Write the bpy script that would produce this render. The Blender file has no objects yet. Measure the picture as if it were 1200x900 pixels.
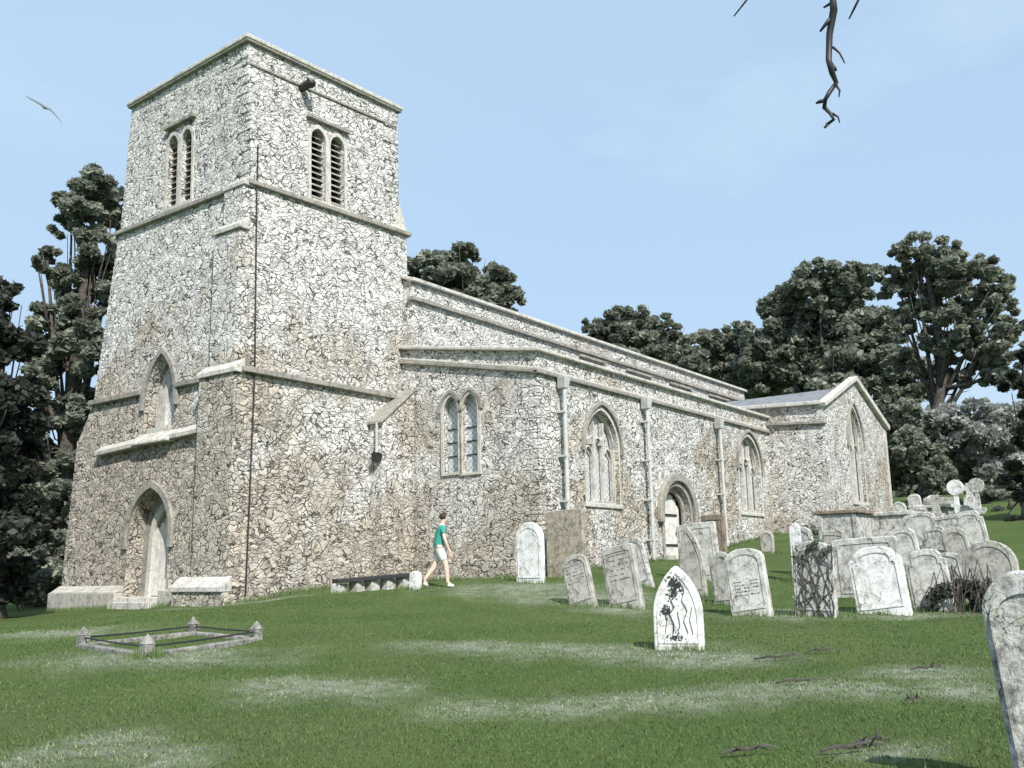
import bpy, bmesh, math, random
import numpy as np
from mathutils import Vector, Matrix, geometry
R = math.radians
random.seed(7); rng = np.random.default_rng(11)
scn = bpy.context.scene
COL = scn.collection

# ------------------------------------------------------------------ camera
CAM = np.array([-15.783, -20.376, 0.631]); YAW, PIT, ROL, FPX = 0.937, 0.191, -0.020, 1125.4
_F = np.array([math.cos(PIT)*math.sin(YAW), math.cos(PIT)*math.cos(YAW), math.sin(PIT)])
_R = np.array([math.cos(YAW), -math.sin(YAW), 0.0]); _U = np.cross(_R, _F)
_R2 = _R*math.cos(ROL)+_U*math.sin(ROL); _U2 = -_R*math.sin(ROL)+_U*math.cos(ROL)
cd = bpy.data.cameras.new('camera'); cam = bpy.data.objects.new('camera', cd); COL.objects.link(cam)
m = Matrix(((_R2[0], _U2[0], -_F[0], CAM[0]), (_R2[1], _U2[1], -_F[1], CAM[1]), (_R2[2], _U2[2], -_F[2], CAM[2]), (0, 0, 0, 1)))
cam.matrix_world = m
cd.sensor_width = 36; cd.lens = 36*FPX/1200; cd.clip_start = .1; cd.clip_end = 6000
scn.camera = cam

# ------------------------------------------------------------------ light
SUN_AZ, SUN_EL = R(213), R(44)          # azimuth clockwise from +Y
w = bpy.data.worlds.new('World'); scn.world = w; w.use_nodes = True
nt = w.node_tree; bg = nt.nodes['Background']
sky = nt.nodes.new('ShaderNodeTexSky'); sky.sky_type = 'NISHITA'; sky.sun_disc = False
sky.sun_elevation = SUN_EL; sky.sun_rotation = SUN_AZ; sky.air_density = 1.0; sky.dust_density = 2.6; sky.ozone_density = 1.0
bg.inputs['Strength'].default_value = 0.14
tc = nt.nodes.new('ShaderNodeTexCoord'); ns = nt.nodes.new('ShaderNodeTexNoise'); ns.inputs['Scale'].default_value = 1.6; ns.inputs['Detail'].default_value = 3
mp = nt.nodes.new('ShaderNodeMapping'); mp.inputs['Scale'].default_value = (1, 1, 2.2)
cr = nt.nodes.new('ShaderNodeMapRange'); cr.inputs[1].default_value = .35; cr.inputs[2].default_value = .7; cr.inputs[3].default_value = .8; cr.inputs[4].default_value = .95
mx = nt.nodes.new('ShaderNodeMix'); mx.data_type = 'RGBA'
nt.links.new(tc.outputs['Generated'], mp.inputs[0]); nt.links.new(mp.outputs[0], ns.inputs['Vector']); nt.links.new(ns.outputs[0], cr.inputs[0])
nt.links.new(cr.outputs[0], mx.inputs['Factor']); nt.links.new(sky.outputs[0], mx.inputs['A']); mx.inputs['B'].default_value = (2.28, 3.15, 4.15, 1)
n2 = nt.nodes.new('ShaderNodeTexNoise'); n2.inputs['Scale'].default_value = 2.3; n2.inputs['Detail'].default_value = 7; n2.inputs['Roughness'].default_value = .62; nt.links.new(mp.outputs[0], n2.inputs['Vector'])
c2 = nt.nodes.new('ShaderNodeMapRange'); c2.inputs[1].default_value = .5; c2.inputs[2].default_value = .78; c2.inputs[3].default_value = 0; c2.inputs[4].default_value = .55; nt.links.new(n2.outputs[0], c2.inputs[0])
m2 = nt.nodes.new('ShaderNodeMix'); m2.data_type = 'RGBA'; m2.inputs['B'].default_value = (3.1, 3.8, 4.3, 1); nt.links.new(c2.outputs[0], m2.inputs['Factor']); nt.links.new(mx.outputs['Result'], m2.inputs['A']); nt.links.new(m2.outputs['Result'], bg.inputs[0])
sd = bpy.data.lights.new('sun', 'SUN'); so = bpy.data.objects.new('sun', sd); COL.objects.link(so)
sd.energy = 3.7; sd.angle = R(.55); sd.color = (1, .96, .9)
sdir = Vector((math.sin(SUN_AZ)*math.cos(SUN_EL), math.cos(SUN_AZ)*math.cos(SUN_EL), math.sin(SUN_EL)))
so.rotation_euler = sdir.to_track_quat('Z', 'Y').to_euler(); so.location = (0, -30, 40)
vs = scn.view_settings; vs.view_transform = 'Standard'; vs.look = 'None'; vs.gamma = 1; vs.exposure = 0.7; vs.use_curve_mapping = False

# ------------------------------------------------------------------ helpers
def ray(px, py):
    d = _F+_R2*(px-600)/FPX-_U2*(py-450)/FPX
    return d/math.hypot(d[0], d[1])
def pt(px, py, dist):
    return Vector(CAM+ray(px, py)*dist)
CP = np.array([(-15.8,-20.4,-.95),(-12.6,-14,-.58),(-10.1,-16.2,-.72),(-8.8,-19.1,-.62),(-.3,-.6,-.02),(-.3,7.7,-.3),(2.6,-.4,.24),(5.4,-3,.36),
 (2,-5,.28),(5,-6.2,.42),(8,-6.2,.6),(13.5,-6.2,.95),(20,-6,1.6),(22,-8.4,2.0),(26,-8.6,2.5),(31,-8.6,2.9),
 (-4.06,-14.4,-.45),(1.5,-10.3,-.17),(1.2,-13.2,-.28),(1.8,-14.2,-.27),(2.9,-15.9,-.22),(21.7,-14,2.5),(13.8,-15.3,1.3),(8.4,-11,.3),(5.3,-14,.05),
 (-8.5,-8.4,-.4),(-2.2,6.4,-.35),(-6,12,-.5),(-20,0,-.8),(45,0,4.2),(45,-25,4.2),(20,-30,1.8),(0,-30,-.6),(0,30,-.2),(-30,-30,-1.6),(-20,25,-.8),(30,25,2.5),(-24,-20,-1.1)])
def _phi(r2): return np.where(r2 > 0, .5*r2*np.log(np.maximum(r2, 1e-12)), 0)
_n = len(CP); _d2 = ((CP[:, None, :2]-CP[None, :, :2])**2).sum(2)
_A = np.zeros((_n+3, _n+3)); _A[:_n, :_n] = _phi(_d2)+np.eye(_n)*.6; _A[:_n, _n] = 1; _A[:_n, _n+1:] = CP[:, :2]; _A[_n:, :_n] = _A[:_n, _n:].T
_W = np.linalg.solve(_A, np.concatenate([CP[:, 2], np.zeros(3)]))
def gzv(x, y):
    x = np.asarray(x, float); y = np.asarray(y, float)
    cx, cy = 5.0, -5.0
    r = np.hypot(x-cx, y-cy); k = np.minimum(1, 48/np.maximum(r, 1e-6)); X = cx+(x-cx)*k; Y = cy+(y-cy)*k
    q = np.stack([X.ravel(), Y.ravel()], 1)
    out = np.empty(len(q))
    for i in range(0, len(q), 20000):
        s = q[i:i+20000]; d2 = ((s[:, None, :]-CP[None, :, :2])**2).sum(2)
        out[i:i+20000] = _phi(d2)@_W[:_n]+_W[_n]+s@_W[_n+1:]
    out = out.reshape(X.shape)
    out = out+.03*np.sin(x*1.3+y*.7)*np.cos(y*1.1-x*.4)+.015*np.sin(x*3.1)*np.sin(y*2.7)
    return out
def gz(x, y): return float(gzv([x], [y])[0])
def hit(px, py):
    d = ray(px, py); prev = 2.0
    for t in np.arange(3, 90, .1):
        p = CAM+d*t
        if p[2] < gz(p[0], p[1]): return Vector((p[0], p[1], gz(p[0], p[1])))
    return Vector(CAM+d*40)

def tag(o, label=None, cat=None, group=None, kind=None):
    if label: o['label'] = label
    if cat: o['category'] = cat
    if group: o['group'] = group
    if kind: o['kind'] = kind
    return o
def empty(name, loc=(0, 0, 0), rz=0, parent=None):
    o = bpy.data.objects.new(name, None); COL.objects.link(o); o.location = loc; o.rotation_euler = (0, 0, rz); o.empty_display_size = .3
    if parent: o.parent = parent
    return o
class MB:
    def __init__(s): s.v = []; s.f = []
    def add(s, vs_, fs):
        n = len(s.v); s.v += [tuple(map(float, a)) for a in vs_]; s.f += [tuple(i+n for i in f) for f in fs]
    def box(s, a, b):
        (x0, y0, z0), (x1, y1, z1) = a, b
        s.add([(x0,y0,z0),(x1,y0,z0),(x1,y1,z0),(x0,y1,z0),(x0,y0,z1),(x1,y0,z1),(x1,y1,z1),(x0,y1,z1)],
              [(0,3,2,1),(4,5,6,7),(0,1,5,4),(1,2,6,5),(2,3,7,6),(3,0,4,7)])
    def prism(s, poly, ext):
        n = len(poly); e = Vector(ext); P = [Vector(p) for p in poly]
        s.add(P+[p+e for p in P], [tuple(range(n)), tuple(range(2*n-1, n-1, -1))]+[(i, i+n, (i+1) % n+n, (i+1) % n) for i in range(n)])
    def bar(s, a, b, w_, h, up=(0, 0, 1)):
        a = Vector(a); b = Vector(b); d = (b-a).normalized(); u = Vector(up); sd_ = d.cross(u).normalized()*w_/2; uu = sd_.cross(d).normalized()*h/2
        c = [a-sd_-uu, a+sd_-uu, a+sd_+uu, a-sd_+uu]; e = b-a
        s.prism(c, e)
    def tube(s, pts, rad, n=8):
        pts = [Vector(p) for p in pts]; rings = []
        for i, p in enumerate(pts):
            d = (pts[min(i+1, len(pts)-1)]-pts[max(i-1, 0)]).normalized()
            a = d.orthogonal() if i == 0 else (A_-d*A_.dot(d))
            if a.length < 1e-5: a = d.orthogonal()
            a.normalize(); A_ = a; b = d.cross(a); r = rad[i] if hasattr(rad, '__len__') else rad
            rings.append([p+(a*math.cos(t)+b*math.sin(t))*r for t in [2*math.pi*k/n for k in range(n)]])
        vs_ = [q for r in rings for q in r]; fs = []
        for i in range(len(rings)-1):
            for k in range(n): fs.append((i*n+k, i*n+(k+1) % n, (i+1)*n+(k+1) % n, (i+1)*n+k))
        fs.append(tuple(range(n-1, -1, -1))); fs.append(tuple(range((len(rings)-1)*n, len(rings)*n)))
        s.add(vs_, fs)
    def each(s, name, mat, parent=None, **k):
        n = len(s.v); par = list(range(n))
        def fd(i):
            while par[i] != i: par[i] = par[par[i]]; i = par[i]
            return i
        for f in s.f:
            for j in f[1:]: par[fd(j)] = fd(f[0])
        gr = {}
        for f in s.f: gr.setdefault(fd(f[0]), []).append(f)
        out = []
        for fs in gr.values():
            ids = sorted({i for f in fs for i in f}); mp_ = {i: k_ for k_, i in enumerate(ids)}; q_ = MB(); q_.v = [s.v[i] for i in ids]; q_.f = [tuple(mp_[i] for i in f) for f in fs]
            out.append(q_.build(name, mat, parent, **k))
        return out[0]
    def build(s, name, mat, parent=None, smooth=False, bevel=0, fix=True):
        me = bpy.data.meshes.new(name); me.from_pydata(s.v, [], s.f); me.materials.append(mat)
        if fix or bevel:
            bm = bmesh.new(); bm.from_mesh(me); bmesh.ops.recalc_face_normals(bm, faces=bm.faces)
            bm.to_mesh(me); bm.free()
        if smooth: me.shade_smooth()
        o = bpy.data.objects.new(name, me); COL.objects.link(o)
        if bevel:
            b = o.modifiers.new('bevel', 'BEVEL'); b.width = bevel; b.segments = 2; b.limit_method = 'ANGLE'
        if parent: o.parent = parent
        return o

# ------------------------------------------------------------------ materials
class N:
    def __init__(s, name):
        s.m = bpy.data.materials.new(name); s.m.use_nodes = True; s.t = s.m.node_tree; s.b = s.t.nodes['Principled BSDF']
        s.co = s.t.nodes.new('ShaderNodeTexCoord').outputs['Object']
    def n(s, typ, **k):
        o = s.t.nodes.new(typ)
        for a, v in k.items(): setattr(o, a, v)
        return o
    def L(s, a, b): s.t.links.new(a, b)
    def noise(s, scale, detail=4, rough=.55, vec=None, dist=0):
        o = s.n('ShaderNodeTexNoise'); o.inputs['Scale'].default_value = scale; o.inputs['Detail'].default_value = detail; o.inputs['Roughness'].default_value = rough
        o.inputs['Distortion'].default_value = dist; s.L(vec or s.co, o.inputs['Vector']); return o
    def mapr(s, v, a, b, c=0., d=1., smooth=False):
        o = s.n('ShaderNodeMapRange'); o.inputs[1].default_value = a; o.inputs[2].default_value = b; o.inputs[3].default_value = c; o.inputs[4].default_value = d
        if smooth: o.interpolation_type = 'SMOOTHSTEP'
        s.L(v, o.inputs[0]); return o.outputs[0]
    def math(s, op, a, b=None):
        o = s.n('ShaderNodeMath', operation=op)
        for i, x in enumerate((a, b)):
            if x is None: continue
            if isinstance(x, (int, float)): o.inputs[i].default_value = x
            else: s.L(x, o.inputs[i])
        return o.outputs[0]
    def mix(s, f, a, b, blend='MIX'):
        o = s.n('ShaderNodeMix', data_type='RGBA', blend_type=blend)
        for nm, x in (('Factor', f), ('A', a), ('B', b)):
            if isinstance(x, (int, float)): o.inputs[nm].default_value = x
            elif isinstance(x, tuple): o.inputs[nm].default_value = (*x, 1) if len(x) == 3 else x
            else: s.L(x, o.inputs[nm])
        return o.outputs['Result']
    def warp(s, scale, amt, sc=(1, 1, 1)):
        n_ = s.noise(scale, 3); v = s.n('ShaderNodeVectorMath', operation='MULTIPLY_ADD')
        su = s.n('ShaderNodeVectorMath', operation='SUBTRACT'); su.inputs[1].default_value = (.5, .5, .5)
        s.L(n_.outputs['Color'], su.inputs[0]); s.L(su.outputs[0], v.inputs[0]); v.inputs[1].default_value = (amt,)*3; s.L(s.co, v.inputs[2])
        m_ = s.n('ShaderNodeVectorMath', operation='MULTIPLY'); m_.inputs[1].default_value = sc; s.L(v.outputs[0], m_.inputs[0])
        return m_.outputs[0]
    def vor(s, vec, scale, feature='F1'):
        o = s.n('ShaderNodeTexVoronoi', feature=feature); o.inputs['Scale'].default_value = scale; s.L(vec, o.inputs['Vector']); return o
    def bump(s, h, strength=.5, dist=.05):
        o = s.n('ShaderNodeBump'); o.inputs['Strength'].default_value = strength; o.inputs['Distance'].default_value = dist; s.L(h, o.inputs['Height']); s.L(o.outputs[0], s.b.inputs['Normal'])
    def fin(s, col, rough=.85, spec=.3):
        if isinstance(col, tuple): s.b.inputs['Base Color'].default_value = (*col, 1)
        else: s.L(col, s.b.inputs['Base Color'])
        s.b.inputs['Roughness'].default_value = rough; s.b.inputs['Specular IOR Level'].default_value = spec
        return s.m

def rubble(name, pale=(.76, .745, .705), brown=(.46, .405, .33), lo=.46, hi=.62, scale=4.2, stain_shade=True):
    s = N(name)
    v1 = s.warp(1.6, .75, (1, 1, 1.9)); v2 = s.warp(3.1, .5, (1.25, 1.25, 1.5)); v3 = s.warp(7.0, .22, (1, 1, 1.4))
    e1 = s.vor(v1, scale, 'DISTANCE_TO_EDGE').outputs['Distance']; e2 = s.vor(v2, scale*1.5, 'DISTANCE_TO_EDGE').outputs['Distance']; e3 = s.vor(v3, scale*3.2, 'DISTANCE_TO_EDGE').outputs['Distance']
    c1 = s.vor(v1, scale).outputs['Color']
    # recessed joints open and close along their length where the pointing survives
    wid = s.mapr(s.noise(2.9, 4, .7).outputs[0], .44, .6, .002, .1)
    j1 = s.math('SUBTRACT', 1, s.mapr(s.math('DIVIDE', e1, wid), .3, 1.0, 0, 1))
    wid2 = s.mapr(s.noise(4.7, 4, .7).outputs[0], .47, .64, .001, .085)
    j2 = s.math('SUBTRACT', 1, s.mapr(s.math('DIVIDE', e2, wid2), .3, 1.0, 0, 1))
    wid3 = s.mapr(s.noise(2.6, 4, .7).outputs[0], .52, .68, .001, .09)
    j3 = s.math('SUBTRACT', 1, s.mapr(s.math('DIVIDE', e3, wid3), .2, 1.0, 0, 1))
    joint = s.math('MAXIMUM', s.math('MAXIMUM', j1, s.math('MULTIPLY', j2, .85)), s.math('MULTIPLY', j3, .45))
    soft = s.math('SUBTRACT', 1, s.mapr(e1, 0, .09))
    big = s.noise(.38, 5, .6, dist=.4).outputs[0]
    sep = s.n('ShaderNodeSeparateXYZ'); s.L(s.co, sep.inputs[0]); st = big
    if stain_shade:      # brown ironstone, denser low down; extra brown on the west front paints in shade
        zz = s.mapr(sep.outputs['Z'], 1.0, 11.0, .085, -.12); xx = s.mapr(sep.outputs['X'], -.3, 2.0, .17, 0); xz = s.math('MULTIPLY', xx, s.mapr(sep.outputs['Z'], 5, 9, 1, 0)); st = s.math('ADD', s.math('ADD', big, zz), xz)
    pat = s.mapr(st, lo, hi, 0, 1, True)
    bw = s.n('ShaderNodeSeparateColor'); s.L(c1, bw.inputs[0])
    stone = s.mix(bw.outputs[0], tuple(c*.74 for c in pale), tuple(min(.84, c*1.08) for c in pale))
    warm = s.mix(bw.outputs[1], tuple(c*.72 for c in brown), tuple(c*1.3 for c in brown))
    col = s.mix(s.math('MULTIPLY', pat, .85), stone, warm)
    fine = s.noise(24, 5, .75).outputs[0]
    col = s.mix(s.mapr(fine, .5, .78, 0, .4), col, (.34, .325, .3), 'MIX')
    col = s.mix(s.math('MULTIPLY', soft, .28), col, (.2, .185, .165))
    col = s.mix(s.mapr(s.noise(1.3, 6, .75).outputs[0], .58, .7, 0, .4), col, (.2, .195, .175))
    col = s.mix(s.math('MULTIPLY', joint, .86), col, (.035, .033, .03))
    h = s.math('ADD', s.math('MULTIPLY', s.mapr(e1, 0, .12), .8), s.math('MULTIPLY', fine, .4))
    h = s.math('SUBTRACT', h, s.math('MULTIPLY', joint, .8)); h = s.math('ADD', h, s.math('MULTIPLY', bw.outputs[2], .5))
    s.bump(h, .8, .04)
    return s.fin(col, .92, .15)
def ashlar(name, base=(.66, .64, .59), dark=(.2, .19, .17), sc=1., amt=.5):
    s = N(name); a = s.noise(3.*sc, 6, .7).outputs[0]; b = s.noise(25*sc, 4, .7).outputs[0]; g = s.noise(.9*sc, 3).outputs[0]
    col = s.mix(s.mapr(a, .45, .7, 0, amt), base, dark)
    col = s.mix(s.mapr(b, .55, .72, 0, .5), col, dark)
    col = s.mix(s.mapr(g, .4, .65, 0, .35), col, (.5, .46, .36))
    sp = s.n('ShaderNodeSeparateXYZ'); s.L(s.co, sp.inputs[0])
    hx = s.math('FRACT', s.math('MULTIPLY', s.math('ADD', s.math('ADD', sp.outputs['X'], sp.outputs['Y']), s.math('MULTIPLY', g, .3)), 1.25))
    jt = s.mapr(s.math('ABSOLUTE', s.math('SUBTRACT', hx, .5)), .0, .018, .85, 0)
    col = s.mix(jt, col, (.06, .055, .05)); col = s.mix(s.mapr(s.noise(9*sc, 7, .8).outputs[0], .52, .62, 0, .6), col, (.12, .115, .1))
    s.bump(s.math('ADD', a, s.math('MULTIPLY', b, .5)), .8, .03); return s.fin(col, .88, .25)
def plain(name, col, rough=.6, spec=.4, var=.25, sc=8, metal=0, bump=.2):
    s = N(name); a = s.noise(sc, 4).outputs[0]
    c = s.mix(s.mapr(a, .35, .7), tuple(x*(1-var) for x in col), tuple(min(1, x*(1+var)) for x in col))
    if bump: s.bump(a, bump, .01)
    m_ = s.fin(c, rough, spec); s.b.inputs['Metallic'].default_value = metal; return m_
def lichen(name, base, dark, moss=(.16, .18, .09), mo=.3, sc=1.):
    s = N(name); a = s.noise(4*sc, 7, .72, dist=.6).outputs[0]; b = s.noise(18*sc, 5, .7).outputs[0]; g = s.noise(2.1*sc, 4, .6).outputs[0]
    v = s.vor(s.warp(6, .25), 5*sc, 'DISTANCE_TO_EDGE').outputs['Distance']
    col = s.mix(s.mapr(a, .46, .66, 0, .85), base, dark)
    col = s.mix(s.math('MULTIPLY', s.math('SUBTRACT', 1, s.mapr(v, .012, .04)), s.mapr(g, .42, .55, 0, .9)), col, tuple(x*.35 for x in dark))
    col = s.mix(s.mapr(b, .54, .7, 0, .55), col, tuple(x*.6 for x in dark))
    sp = s.n('ShaderNodeSeparateXYZ'); s.L(s.co, sp.inputs[0])
    run = s.noise(6*sc, 4, .7, vec=s.warp(3, .1, (1, 2.2, .35))).outputs[0]; col = s.mix(s.mapr(run, .5, .68, 0, .5), col, tuple(x*.8 for x in dark))
    spot = s.noise(13*sc, 2, .5).outputs[0]; col = s.mix(s.mapr(spot, .64, .68, 0, .4), col, (.5, .47, .3))
    col = s.mix(s.mapr(g, .52, .7, 0, mo), col, moss)
    s.bump(s.math('ADD', a, s.math('MULTIPLY', b, .6)), .8, .02); return s.fin(col, .92, .2)
def leafmat(name, a, b, c):
    s = N(name); at = s.n('ShaderNodeAttribute', attribute_name='tint', attribute_type='GEOMETRY')
    s1 = s.mix(s.mapr(at.outputs['Fac'], 0, .6), a, b); s2 = s.mix(s.mapr(at.outputs['Fac'], .6, 1), s1, c)
    tr = s.n('ShaderNodeBsdfTranslucent'); s.L(s2, tr.inputs[0]); ms = s.n('ShaderNodeMixShader'); ms.inputs[0].default_value = .38
    s.fin(s2, .55, .35); out = s.t.nodes['Material Output']; s.L(s.b.outputs[0], ms.inputs[1]); s.L(tr.outputs[0], ms.inputs[2]); s.L(ms.outputs[0], out.inputs[0]); return s.m

M = {}
M['rubble'] = rubble('rubble_limestone')
M['rubble_aisle'] = rubble('rubble_limestone_aisle', lo=.47, hi=.63, scale=4.5)
M['trim'] = ashlar('dressed_stone', (.62, .6, .56), (.16, .15, .135), 1.3, .6)
M['quoin'] = ashlar('weathered_quoin_stone', (.55, .53, .48), (.1, .095, .085), 1.6, .75)
M['trimd'] = ashlar('weathered_string_stone', (.33, .315, .285), (.07, .065, .06), 2, .75)
M['lead'] = plain('lead_roof', (.2, .21, .22), .65, .4, .25, 3)
def glassm():
    s = N('leaded_glass'); sep = s.n('ShaderNodeSeparateXYZ'); s.L(s.co, sep.inputs[0])
    h = s.math('ADD', sep.outputs['X'], sep.outputs['Y'])
    a = s.math('FRACT', s.math('MULTIPLY', s.math('ADD', h, sep.outputs['Z']), 5.5)); b = s.math('FRACT', s.math('MULTIPLY', s.math('SUBTRACT', h, sep.outputs['Z']), 5.5))
    e = s.math('MINIMUM', s.math('ABSOLUTE', s.math('SUBTRACT', a, .5)), s.math('ABSOLUTE', s.math('SUBTRACT', b, .5)))
    n_ = s.noise(7, 2).outputs[0]
    col = s.mix(n_, (.4, .43, .45), (.74, .76, .77)); col = s.mix(s.mapr(e, .03, .06, 1, 0), col, (.04, .04, .04))
    s.bump(n_, .25, .02); return s.fin(col, .38, .7)
M['glass'] = glassm()
M['louvre'] = plain('slate_louvre', (.14, .14, .135), .7)
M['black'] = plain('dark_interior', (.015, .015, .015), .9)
M['paint'] = plain('pale_painted_iron', (.5, .5, .48), .5, .4, .12, 5)
M['iron'] = plain('dark_iron', (.03, .03, .03), .5, .4)
M['doorw'] = plain('weathered_pale_oak', (.62, .6, .56), .7, .3, .2, 6)
M['doord'] = plain('grey_oak', (.36, .34, .31), .7, .3, .3, 6)
M['bark'] = plain('bark', (.09, .08, .07), .9, .2, .5, 7, 0, .9)
M['leaf'] = leafmat('foliage_leaf', (.12, .135, .1), (.23, .25, .195), (.4, .43, .34))
M['leafp'] = leafmat('pale_foliage', (.2, .21, .19), (.36, .375, .34), (.55, .57, .52))
M['leafd'] = leafmat('yew_foliage', (.026, .031, .025), (.05, .058, .046), (.1, .11, .088))
M['st_white'] = lichen('white_marble_stone', (.82, .82, .8), (.45, .44, .42), mo=.0)
M['st_pale'] = lichen('pale_lichened_stone', (.62, .61, .57), (.26, .25, .22), mo=.15)
M['st_grey'] = lichen('grey_lichened_stone', (.47, .455, .41), (.19, .18, .155), mo=.35)
M['st_brown'] = lichen('brown_sandstone', (.3, .24, .19), (.09, .075, .06), mo=.1)
M['st_tan'] = lichen('tan_ironstone', (.52, .47, .38), (.2, .17, .13), mo=.1)
M['st_rough'] = lichen('rough_mottled_stone', (.6, .59, .56), (.09, .085, .075), mo=.3, sc=1.7)
M['kerb'] = lichen('dark_mottled_kerb', (.33, .32, .29), (.07, .068, .06), mo=.5, sc=1.5)
M['wallslab'] = lichen('tan_slab', (.44, .39, .31), (.15, .13, .11), mo=.2, sc=1.3)
M['st_moss'] = lichen('mossy_stone', (.3, .38, .18), (.14, .2, .08), (.22, .34, .12), mo=.9)

def grassm():
    s = N('mown_grass'); a = s.noise(.55, 4, .6).outputs[0]; b = s.noise(9, 6, .75).outputs[0]; c = s.noise(60, 3, .8).outputs[0]
    at = s.n('ShaderNodeAttribute', attribute_name='dry', attribute_type='GEOMETRY').outputs['Fac']
    col = s.mix(s.mapr(a, .35, .65), (.082, .13, .038), (.125, .172, .058))
    col = s.mix(s.mapr(s.noise(.23, 3).outputs[0], .5, .68, 0, .55), col, (.125, .15, .065))
    col = s.mix(s.mapr(b, .5, .75, 0, .5), col, (.04, .07, .022))
    dn = s.mapr(s.noise(3.5, 5, .7).outputs[0], .3, .6)
    col = s.mix(s.math('MULTIPLY', s.math('MULTIPLY', at, dn), .8), col, (.37, .385, .31))
    col = s.mix(s.mapr(c, .4, .75, 0, .45), col, (.03, .055, .018))
    s.bump(s.math('ADD', b, c), .8, .05); return s.fin(col, .95, .1)
M['grass'] = grassm()
def blade():
    s = N('grass_blade'); at = s.n('ShaderNodeAttribute', attribute_name='tint', attribute_type='GEOMETRY').outputs['Fac']
    col = s.mix(s.mapr(at, 0, .7), (.072, .122, .036), (.118, .175, .062)); col = s.mix(s.mapr(at, .65, 1), col, (.3, .32, .22))
    return s.fin(col, .95, .05)
M['blade'] = blade()
M['earth'] = plain('path_earth', (.3, .28, .24), .95)

# ------------------------------------------------------------------ ground
DRY = [(370, 806, 1.1, .4), (720, 765, 1.7, .5), (560, 758, 1.2, .4), (730, 822, 1.3, .3), (950, 805, 1.2, .35), (840, 815, .6, .3), (120, 872, .5, .3), (40, 890, .4, .3), (190, 890, .5, .2),
       (70, 742, 1.3, .6), (1080, 790, .8, .3), (1130, 812, .6, .3), (800, 770, 1.0, .5), (620, 690, 2.4, .7), (690, 700, 2., .7), (180, 770, 1.8, .6), (560, 830, .6, .3), (1050, 885, .4, .15), (920, 720, 1.2, .4), (300, 706, 2.2, .25), (730, 714, .9, .5), (1060, 722, 1.1, .3), (660, 760, .7, .3), (860, 772, .8, .3)]
DRYC = []
for px, py, a, b in DRY:
    h_ = hit(px, py); DRYC.append((h_.x, h_.y, a, b*2.2))
ca, sa = math.cos(YAW), -math.sin(YAW)
def dryness(x, y):
    out = np.zeros_like(x)
    for cx, cy, a, b in DRYC:
        dx = x-cx; dy = y-cy; u = dx*ca+dy*sa; v_ = -dx*sa+dy*ca
        wob = .25*np.sin(u*5+cx)+.2*np.sin(v_*4+cy)
        out = np.maximum(out, np.clip(1.35-np.sqrt((u/a)**2+(v_/b)**2)*1.05+wob*.6, 0, 1))
    return out
NG = 300
uu = np.linspace(-1, 1, NG); gx_ = -3+30*uu+950*np.sign(uu)*np.abs(uu)**9; gy_ = -9+26*uu+950*np.sign(uu)*np.abs(uu)**9
GX, GY = np.meshgrid(gx_, gy_); GZ = gzv(GX, GY)
vv = np.stack([GX.ravel(), GY.ravel(), GZ.ravel()], 1)
idx = np.arange(NG*NG).reshape(NG, NG); q = np.stack([idx[:-1, :-1].ravel(), idx[:-1, 1:].ravel(), idx[1:, 1:].ravel(), idx[1:, :-1].ravel()], 1)
def fastmesh(name, verts, faces, mat, parent=None, smooth=False, attr=None):
    k = faces.shape[1]; me = bpy.data.meshes.new(name); me.vertices.add(len(verts)); me.vertices.foreach_set('co', verts.astype(np.float32).ravel())
    me.loops.add(faces.size); me.loops.foreach_set('vertex_index', faces.astype(np.int32).ravel())
    me.polygons.add(len(faces)); me.polygons.foreach_set('loop_start', np.arange(0, faces.size, k, dtype=np.int32)); me.polygons.foreach_set('loop_total', np.full(len(faces), k, np.int32))
    me.update(calc_edges=True); me.materials.append(mat)
    if smooth: me.shade_smooth()
    if attr is not None:
        A = me.attributes.new(attr[0], 'FLOAT', 'POINT'); A.data.foreach_set('value', attr[1].astype(np.float32))
    o = bpy.data.objects.new(name, me); COL.objects.link(o)
    if parent: o.parent = parent
    return o
tag(fastmesh('ground', vv, q, M['grass'], smooth=True, attr=('dry', dryness(GX, GY).ravel())), kind='structure')

# short grass blades in the near half of the churchyard
nb = 150000
dd = 5.5+19*rng.random(nb)**1.5; aa = YAW+(rng.random(nb)-.5)*1.12
bx_ = CAM[0]+np.sin(aa)*dd; by_ = CAM[1]+np.cos(aa)*dd
keep = (bx_ < -.8) | (by_ < -1.2); bx_, by_, dd = bx_[keep], by_[keep], dd[keep]; nb = len(bx_)
bz_ = gzv(bx_, by_); hgt = (.008+.02*rng.random(nb))*(1+.6*(rng.random(nb) > .97)); wd = .004+.0035*dd/8; th = rng.random(nb)*6.283; lx = (rng.random((nb, 2))-.5)*.05
v0 = np.stack([bx_-np.cos(th)*wd, by_-np.sin(th)*wd, bz_-.01], 1); v1_ = np.stack([bx_+np.cos(th)*wd, by_+np.sin(th)*wd, bz_-.01], 1); v2_ = np.stack([bx_+lx[:, 0], by_+lx[:, 1], bz_+hgt], 1)
tv = np.clip(.1+.55*rng.random(nb)+dryness(bx_, by_)*.55*(rng.random(nb) > .35), 0, 1)
TUFT = (v0, v1_, v2_, tv)


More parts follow.
